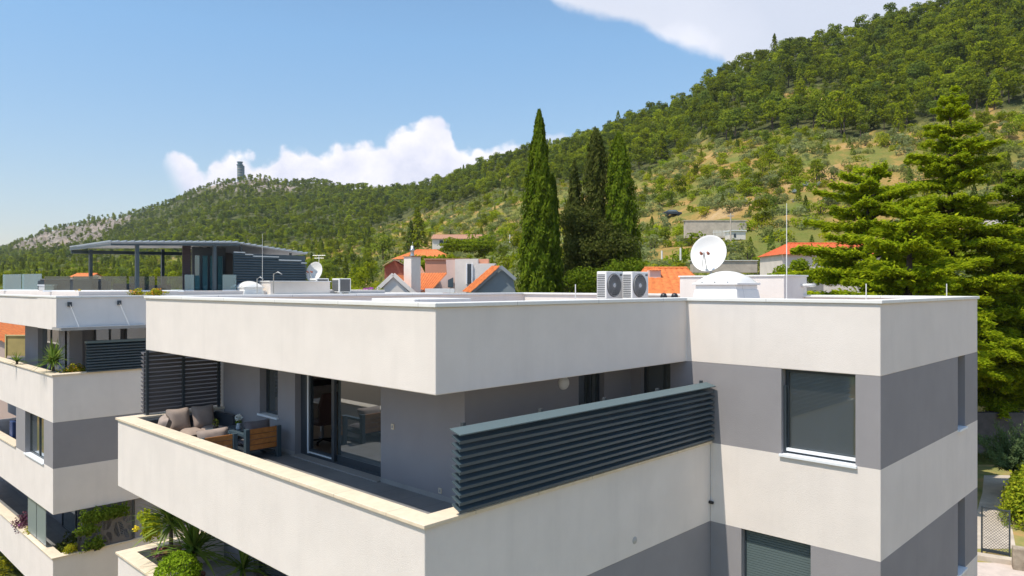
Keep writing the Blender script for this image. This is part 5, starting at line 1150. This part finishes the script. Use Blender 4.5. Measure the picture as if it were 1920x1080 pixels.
# hedge
hg=thing('hedge','bright yellow-green clipped hedge along the garden path at right','hedge',gnd(1935,975)); rng=np.random.default_rng(71)
c0,c1=gnd(1912,988),gnd(1925,925); pts=[];nrm=[]
n=15000; s=rng.uniform(-.05,1.0,n); dd=sph(rng,n); dd[:,2]=np.abs(dd[:,2]); rr=(1.0+.12*np.sin(s*21)+.1*np.sin(dd[:,0]*7))*rng.uniform(.85,1.04,n)
cx=np.array([c0.x+AR.x*.55,c0.y+AR.y*.55,ZG])[None]*(1-s[:,None])+np.array([c1.x+AR.x*.9,c1.y+AR.y*.9,ZG])[None]*s[:,None]
leaves('foliage',cx+dd*rr[:,None]*[1.15,1.15,1.9],dd,.10,M['hedge'],hg,seed=71)
w=MB(); w.bar((cx[0]).tolist()[:2]+[ZG+.5],[c1.x,c1.y,ZG+.5],.3,.9); w.build('stems',M['bark'],hg)
# dark wall under the trees and soft pine shrub
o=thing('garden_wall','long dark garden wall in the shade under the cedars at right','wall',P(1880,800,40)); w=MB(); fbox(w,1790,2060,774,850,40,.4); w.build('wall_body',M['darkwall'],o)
sp=thing('pine_shrub','soft feathery blue-green pine shrub in front of the dark wall','shrub',P(1895,870,34)); rng=np.random.default_rng(73); pts=[];nn_=[];uu=[]
base=P(1900,880,34.5)
for k in range(60):
    a=rng.uniform(0,2*PI); el=rng.uniform(.05,1.3); L=rng.uniform(1.2,2.3); d_=np.array([math.cos(a)*math.cos(el),math.sin(a)*math.cos(el),math.sin(el)]); m_=220; t=rng.uniform(.2,1,m_)
    pts.append(np.array(base)+d_*L*t[:,None]+rng.normal(0,.07,(m_,3))+np.array([0,0,.2])*t[:,None]**2); nn_.append(sph(rng,m_)); uu.append(np.repeat(d_[None],m_,0))
leaves('foliage',np.concatenate(pts),np.concatenate(nn_),.045,M['pinesh'],sp,aspect=4,up=np.concatenate(uu),seed=74); w=MB(); w.tube([base-Vector((0,0,1.2)),base+Vector((0,0,1.2))],[.08,.03],6); w.build('trunk',M['bark'],sp)

# =====================================================================
# CYPRESSES, CEDARS
# =====================================================================
def cypress(u,vt,ub,d,hwpx,label,mt,seed,n=15000,pw=.62,open_=0,vb=560):
    top=P(u,vt,d); base=P(ub,HY,d); zb=P(ub,vb,d).z-2.5; H=top.z-zb; R=hwpx*d/FP
    o=thing('cypress',label,'tree',(base.x,base.y,zb)); rng=np.random.default_rng(seed)
    h=rng.uniform(.03,1,n)**.92; a=rng.uniform(0,2*PI,n)
    lob=1+.16*np.sin(3*a+h*9+seed)+.13*np.sin(7*a-h*31)+.10*np.sin(h*57+a*2)+open_*.35*np.sin(5*a+h*24)
    r=R*np.minimum((1-h)**pw,1)*np.where(h<.14,.75+.25*h/.14,1)*lob*(rng.uniform(.55,1.06,n)**.7)+.03
    lean=np.array([top.x-base.x,top.y-base.y])
    pts=np.stack([base.x+r*np.cos(a)+lean[0]*h,base.y+r*np.sin(a)+lean[1]*h,zb+H*h+rng.normal(0,.06,n)],1)
    ns=5; pick=rng.uniform(0,1,n)<.27; ks=rng.integers(0,ns,n); an=rng.uniform(0,2*PI,ns); hs=rng.uniform(.42,.86,ns); rs_=rng.uniform(.30,.46,ns)
    h2=rng.uniform(.02,1,n); r2=R*rs_[ks]*(1-h2)**.5*rng.uniform(.6,1.08,n); off=R*.62*(1-.55*hs[ks])*(1-.35*h2)
    p2_=np.stack([base.x+off*np.cos(an[ks])+r2*np.cos(a)+lean[0]*h2*hs[ks],base.y+off*np.sin(an[ks])+r2*np.sin(a)+lean[1]*h2*hs[ks],zb+H*hs[ks]*h2+rng.normal(0,.08,n)],1)
    pts=np.where(pick[:,None],p2_,pts); nr=np.stack([np.cos(a),np.sin(a),.25+0*a],1); up=np.stack([np.cos(a)*.35,np.sin(a)*.35,1+0*a],1)
    leaves('crown',pts,nr,.15,M[mt],o,aspect=2.6,jit=.45,up=up,seed=seed)
    w=MB(); w.tube([(base.x,base.y,zb),(base.x+lean.tolist()[0]*.5,base.y+lean.tolist()[1]*.5,zb+H*.5),(top.x,top.y,top.z-.3)],[.28,.16,.02],8); w.build('trunk',M['bark'],o); keepout.append((base.x,base.y,4)); return o
cypress(1011,209,1008,60,44,'tallest slender cypress, bright green, standing left of the others','cypress',1,24000,pw=.66)
cypress(1036,330,1038,61.5,20,'thin dark green cypress pressed against the right side of the tallest one','cypress',2,9000,pw=.5)
cypress(1077,303,1080,66,34,'ragged dark cypress with open crown in the middle of the group','cypressdk',3,9000,pw=.75,open_=1)
cypress(1118,246,1124,66,40,'dark open cypress with visible trunk left of the rightmost one','cypressdk',4,13000,pw=.46,open_=.7)
cypress(1160,252,1170,64,44,'rightmost tall green cypress of the group','cypress',5,21000,pw=.52)
for k,(u,v,d,r,lab) in enumerate(((1078,440,64,(3.0,2.2,4.2),'dark bushy conifer filling the gap between the cypress trunks'),(1140,455,62.5,(3.0,2.2,3.6),'dark bushy conifer under the right-hand cypresses'),(1100,520,58,(2.4,2.0,1.2),'yellow-green bush low in front of the cypresses'),(1172,512,58,(2.0,1.6,1.5),'small yellow-green bush at the foot of the rightmost cypress'))):
    p=P(u,v,d); clump((p.x,p.y,p.z-r[2]*.9),r,9000 if k<2 else 3500,'cypressdk' if k<2 else 'cypress',lab,.17 if k<2 else .14,seed=80+k,name='conifer_bush' if k<2 else 'bush',cat='shrub')
def cedar(u,vt,d,R,zb,label,seed,mt='cedar',nl=17,az=None,dens=1.0,vlow=.1,pw=.85,name='cedar_tree',dr=.30):
    top=P(u,vt,d); o=thing(name,label,'tree',(top.x,top.y,zb)); rng=np.random.default_rng(seed); H=top.z-zb; pts=[];nn_=[];uu=[]; w=MB()
    w.tube([(top.x,top.y,zb),(top.x,top.y,zb+H*.5),(top.x,top.y,top.z-.2)],[.42,.24,.04],10)
    bo=MB()
    for li in range(nl):
        h=min(.985,vlow+(1-vlow)*(li+.5+rng.normal(0,.22))/nl); rad=R*(1-h)**pw*rng.uniform(.8,1.12)+.25; nb=int(8+5*(1-h)); z0b=zb+H*h; off=rng.uniform(0,2*PI)
        for b2 in range(nb):
            a=off+2*PI*b2/nb+rng.normal(0,.18); L=rad*rng.uniform(.6,1.15); sl=.05+.45*h+rng.normal(0,.05); z0_=z0b+rng.normal(0,.22)
            dx,dy_=math.cos(a),math.sin(a)
            def bp(t): return np.array([top.x+dx*L*t,top.y+dy_*L*t,z0_+L*(sl*t-dr*t*t)+rng.normal(0,.0)])
            bo.tube([tuple(bp(t)) for t in (0,.35,.7,.95)],[.07*(1-h)+.03,.05*(1-h)+.02,.025,.012],5,cap=False)
            m_=int(1500*dens*max(.25,L/4)); t=rng.uniform(.16,1,m_)**.85; wd=L*.36*np.sin(np.clip(t*1.12,0,1)*PI*.86+.25)*(.75+.25*np.sin(t*23+a))
            # flat drooping sprays on both sides of the limb
            sidev=rng.uniform(-1,1,m_); sx=sidev*wd; 
            px_=top.x+dx*L*t-dy_*sx; py_=top.y+dy_*L*t+dx*sx; pz_=z0_+L*(sl*t-dr*t*t)+.07+rng.exponential(.045,m_)-.30*np.abs(sidev)**2*wd*.7-rng.exponential(.05,m_)
            pts.append(np.stack([px_,py_,pz_],1)); k_=np.stack([dx-dy_*sidev*.8,dy_+dx*sidev*.8,.35+0*t],1); uu.append(k_); nn_.append(np.tile([0,0,1.0],(m_,1))+rng.normal(0,.35,(m_,3)))
    P_=np.concatenate(pts); leaves('crown',P_,np.concatenate(nn_),.105,M[mt],o,aspect=2.4,jit=.3,up=np.concatenate(uu),seed=seed)
    w.build('trunk',M['bark'],o); bo.build('branches',M['bark'],o); keepout.append((top.x,top.y,R)); return o
cedar(1782,182,42,6.3,CZ-9.5,'tall layered cedar with pointed top, bright green, right of the block',11,nl=19,dens=1.3,pw=.68,vlow=.22,dr=.24)
cedar(1628,328,41,6.6,CZ-6.5,'broad flat-layered cedar left of the tall pointed one',12,nl=11,dens=1.45,pw=.42,vlow=.16,dr=.20)
cedar(1705,395,33,4.4,CZ-8,'smaller cedar directly behind the bay roof, between the two big ones',13,nl=9,dens=1.2,pw=.42,vlow=.35,dr=.2)
cedar(1905,330,44,5.0,CZ-9.5,'dark green layered tree at the right picture edge',14,mt='cedardk',nl=16,dens=1.0,pw=.5,vlow=.22,name='conifer_tree')
cedar(1860,480,43,5.0,CZ-9.5,'cedar low behind the right corner of the block, above the dark wall',15,nl=11,dens=1.0,pw=.5,vlow=.27)
# agaves on the dry slope
for k,(u,v,r_) in enumerate(((1393,386,2.6),(1420,385,1.4),(1510,352,1.6),(1535,350,1.3),(1490,362,1.2))):
    g_,d_=terr_at(u,v,80); spiky((g_.x,g_.y,g_.z-.2),r_*.8,60,('largest silvery agave clump on the dry slope','small silvery agave right of the largest clump','silvery agave high on the slope, middle of three','silvery agave high on the slope, right of three','silvery agave high on the slope, left of three')[k],mt='agave',w_=.28,seed=90+k,pot=False,name='agave',droop=.1,stem=.1)
# lamp posts, small poles
for k,(u,vt,vb,d,lab) in enumerate(((195+1080,0,0,0,''),)): pass
for k,(u,vt,vb,d,lab) in enumerate(((956,440,448,140,''),(1276,465,480,80,''),(1241,470,478,84,''))):
    a=P(u,vb+8,d); b_=P(u,vt,d); w=MB(); w.tube([a,b_],.10,8); tag(w.build('white_post',M['wplast']),('short white post beside the pergola on the slope','short white garden post right of the cypresses','short white garden post nearest the cypresses')[k],'post')
u_p=P(1370,402,100); o=thing('utility_pole','thin utility pole with crossarm above the white cottage','utility pole',P(1370,440,100)); w=MB(); w.tube([P(1370,452,100),P(1370,400,100)],.10,8); w.build('pole',M['concrete'],o); w=MB(); w.bar(P(1364,405,100),P(1376,405,100),.1); w.build('crossarm',M['steel'],o)
# special trees in the middle distance left
for k,(u,v,h_,kind,lab) in enumerate(((783,452,12,'conepine','dark pointed conifer, tallest in the valley left of the house roofs'),(718,458,9,'pinepine','dark spreading pine left of the pointed conifer'),(770,462,9,'conepine','dark pointed conifer just left of the tallest valley one'),(650,482,5,'shrubshrub','dark round tree on the dry field'),(505,462,6,'shrubbush','yellow-green round tree just above the pavilion roof'))):
    g_,d_=terr_at(u,v,90); d_=min(d_,260); g_=ground(u,d_); o=thing('valley_tree',lab,'tree',g_); me=PROTO[kind][k%3]; c=bpy.data.objects.new('crown',me); C.objects.link(c); c.parent=o; base_h=8 if 'pine' in kind else 2.6; s=h_/base_h*(d_/200 if d_>200 else 1); c.scale=(s,s,s)
    t_=bpy.data.objects.new('trunk',TRUNK if 'pine' in kind else STEM); C.objects.link(t_); t_.parent=o; t_.scale=(s,s,s)
# =====================================================================
# PLANT OUT THE HILLS
# =====================================================================
cands=[c for c in cands if not blocked(c[4])]
def seen(c): return -10<c[1]<1930 and -20<c[2]<545 and not (965<c[1]<1195 and c[2]>330) and not (1500<c[1]<1920 and c[2]>400)
SZ={'pinepine':8,'conepine':8,'shrubshrub':2.6,'shrubbush':2.6}
def place(kind_set,root_name,cat_,label_fn,group,limit,sname,slabel):
    cs=[c for c in cands if c[0] in kind_set]; cs.sort(key=lambda c:(0 if seen(c) else 1,c[3]/(SZ[c[0]]*c[5])))
    for c in cs[:limit]:
        kind,u,v,d,g_,s=c; o=thing(root_name(kind),label_fn(c),cat_,g_,group); o.rotation_euler=(0,0,rg.uniform(0,6.28)); s2=s*rg.uniform(.9,1.15)
        o.scale=(s,s,s2); cr=bpy.data.objects.new('crown',rg.choice(PROTO[kind])); C.objects.link(cr); cr.parent=o
        tr=bpy.data.objects.new('trunk' if 'pine' in kind else 'stem',TRUNK if 'pine' in kind else STEM); C.objects.link(tr); tr.parent=o
    rest=cs[limit:]
    return rest
ZONES=[(-20,'at the far left end of the valley'),(330,'below the watch tower'),(600,'above the pavilion'),(760,'above the orange roofs'),(960,'left of the tallest cypress'),(1060,'between the cypress tops'),(1200,'just right of the cypresses'),(1320,'above the large satellite dish'),(1420,'above the whip aerial'),(1520,'above the broad cedar'),(1640,'between the two big cedars'),(1760,'behind the top of the tall cedar'),(1850,'near the right picture edge')]
def zone(u): return [z for a,z in ZONES if u>=a][-1]
def vz_(u,v,a,b_):
    t=(v-a)/max(1,b_-a); return ('on the skyline','high on the slope','halfway up the slope','low on the slope','in the lowest row')[max(0,min(4,int(t*4.2+.8)))]
def lab_p(c):
    k=('pointed young' if c[0]=='conepine' else ('broad tall' if c[5]>.9 else 'medium rounded' if c[5]>.7 else 'small rounded'))
    return k+' pine '+vz_(c[1],c[2],ridge(c[1])[1],forest_edge(c[1]))+', '+zone(c[1])
def lab_s(c):
    k=('large ' if c[5]>1.15 else 'middling ' if c[5]>.85 else 'small ')+('grey-green shrub' if c[0]=='shrubshrub' else 'deep green shrub')
    return k+' '+vz_(c[1],c[2],forest_edge(c[1]),545)+', '+zone(c[1])
rest1=place(('pinepine','conepine'),lambda k:'pine_tree','tree',lab_p,'pines covering the hillside',300,'','')
rest2=place(('shrubshrub','shrubbush'),lambda k:'shrub','shrub',lab_s,'shrubs scattered over the slopes',300,'','')
def scatter(name,rest,kinds,label,cat_):
    me=bpy.data.meshes.new(name); me.from_pydata([tuple(c[4]) for c in rest],[],[])
    meshes=[(k,m_) for k in kinds for m_ in PROTO[k]]; idx=[]
    for c in rest:
        ks=[i for i,(k,_) in enumerate(meshes) if k==c[0]]; idx.append(rg.choice(ks))
    me.attributes.new('pick','INT','POINT').data.foreach_set('value',idx)
    me.attributes.new('size','FLOAT','POINT').data.foreach_set('value',[c[5] for c in rest])
    me.attributes.new('turn','FLOAT','POINT').data.foreach_set('value',[rg.uniform(0,6.28) for c in rest])
    o=bpy.data.objects.new(name,me); C.objects.link(o); tag(o,label,cat_,kind='stuff')
    srcs=[]
    for k,m_ in meshes: srcs.append(next(ob for ob in bpy.data.objects if ob.data==m_))
    nt=bpy.data.node_groups.new(name+'_scatter','GeometryNodeTree'); nt.interface.new_socket('Geometry',in_out='INPUT',socket_type='NodeSocketGeometry'); nt.interface.new_socket('Geometry',in_out='OUTPUT',socket_type='NodeSocketGeometry')
    N_=nt.nodes.new; Lk=nt.links.new; gi=N_('NodeGroupInput'); go=N_('NodeGroupOutput'); jn=N_('GeometryNodeJoinGeometry')
    for s_ in reversed(srcs):
        oi=N_('GeometryNodeObjectInfo'); oi.inputs['Object'].default_value=s_; oi.transform_space='ORIGINAL'; gt_=N_('GeometryNodeGeometryToInstance'); Lk(oi.outputs['Geometry'],gt_.inputs[0]); Lk(gt_.outputs[0],jn.inputs[0])
    ip=N_('GeometryNodeInstanceOnPoints'); Lk(gi.outputs[0],ip.inputs['Points']); Lk(jn.outputs[0],ip.inputs['Instance']); ip.inputs['Pick Instance'].default_value=True
    def at(n_,t): a=N_('GeometryNodeInputNamedAttribute'); a.data_type=t; a.inputs[0].default_value=n_; return a.outputs[0]
    Lk(at('pick','INT'),ip.inputs['Instance Index']); Lk(at('size','FLOAT'),ip.inputs['Scale'])
    cb=N_('ShaderNodeCombineXYZ'); Lk(at('turn','FLOAT'),cb.inputs[2]); Lk(cb.outputs[0],ip.inputs['Rotation']); Lk(ip.outputs[0],go.inputs[0])
    mo=o.modifiers.new('scatter','NODES'); mo.node_group=nt; return o
scatter('forest',rest1,('pinepine','conepine'),'closed pine forest covering the far hills','forest')
scatter('scrub',rest2,('shrubshrub','shrubbush'),'low scrub and olives scattered over the slopes and valley','scrub')
# ---------------- haze: one closed box of thin pale air round everything ----------------
hz=MB(); hz.box(-2600,4200,-2600,4200,-60,330)
m=bpy.data.materials.new('haze_air'); m.use_nodes=True; q=G(m.node_tree)
pv_=q.n('ShaderNodeVolumePrincipled',ins={'Color':(.78,.88,1,1),'Density':.00008,'Anisotropy':.2})
q.n('ShaderNodeOutputMaterial',ins={1:pv_.outputs[0]})
ho=hz.build('haze',m); tag(ho,kind='stuff')
S.cycles.volume_bounces=0
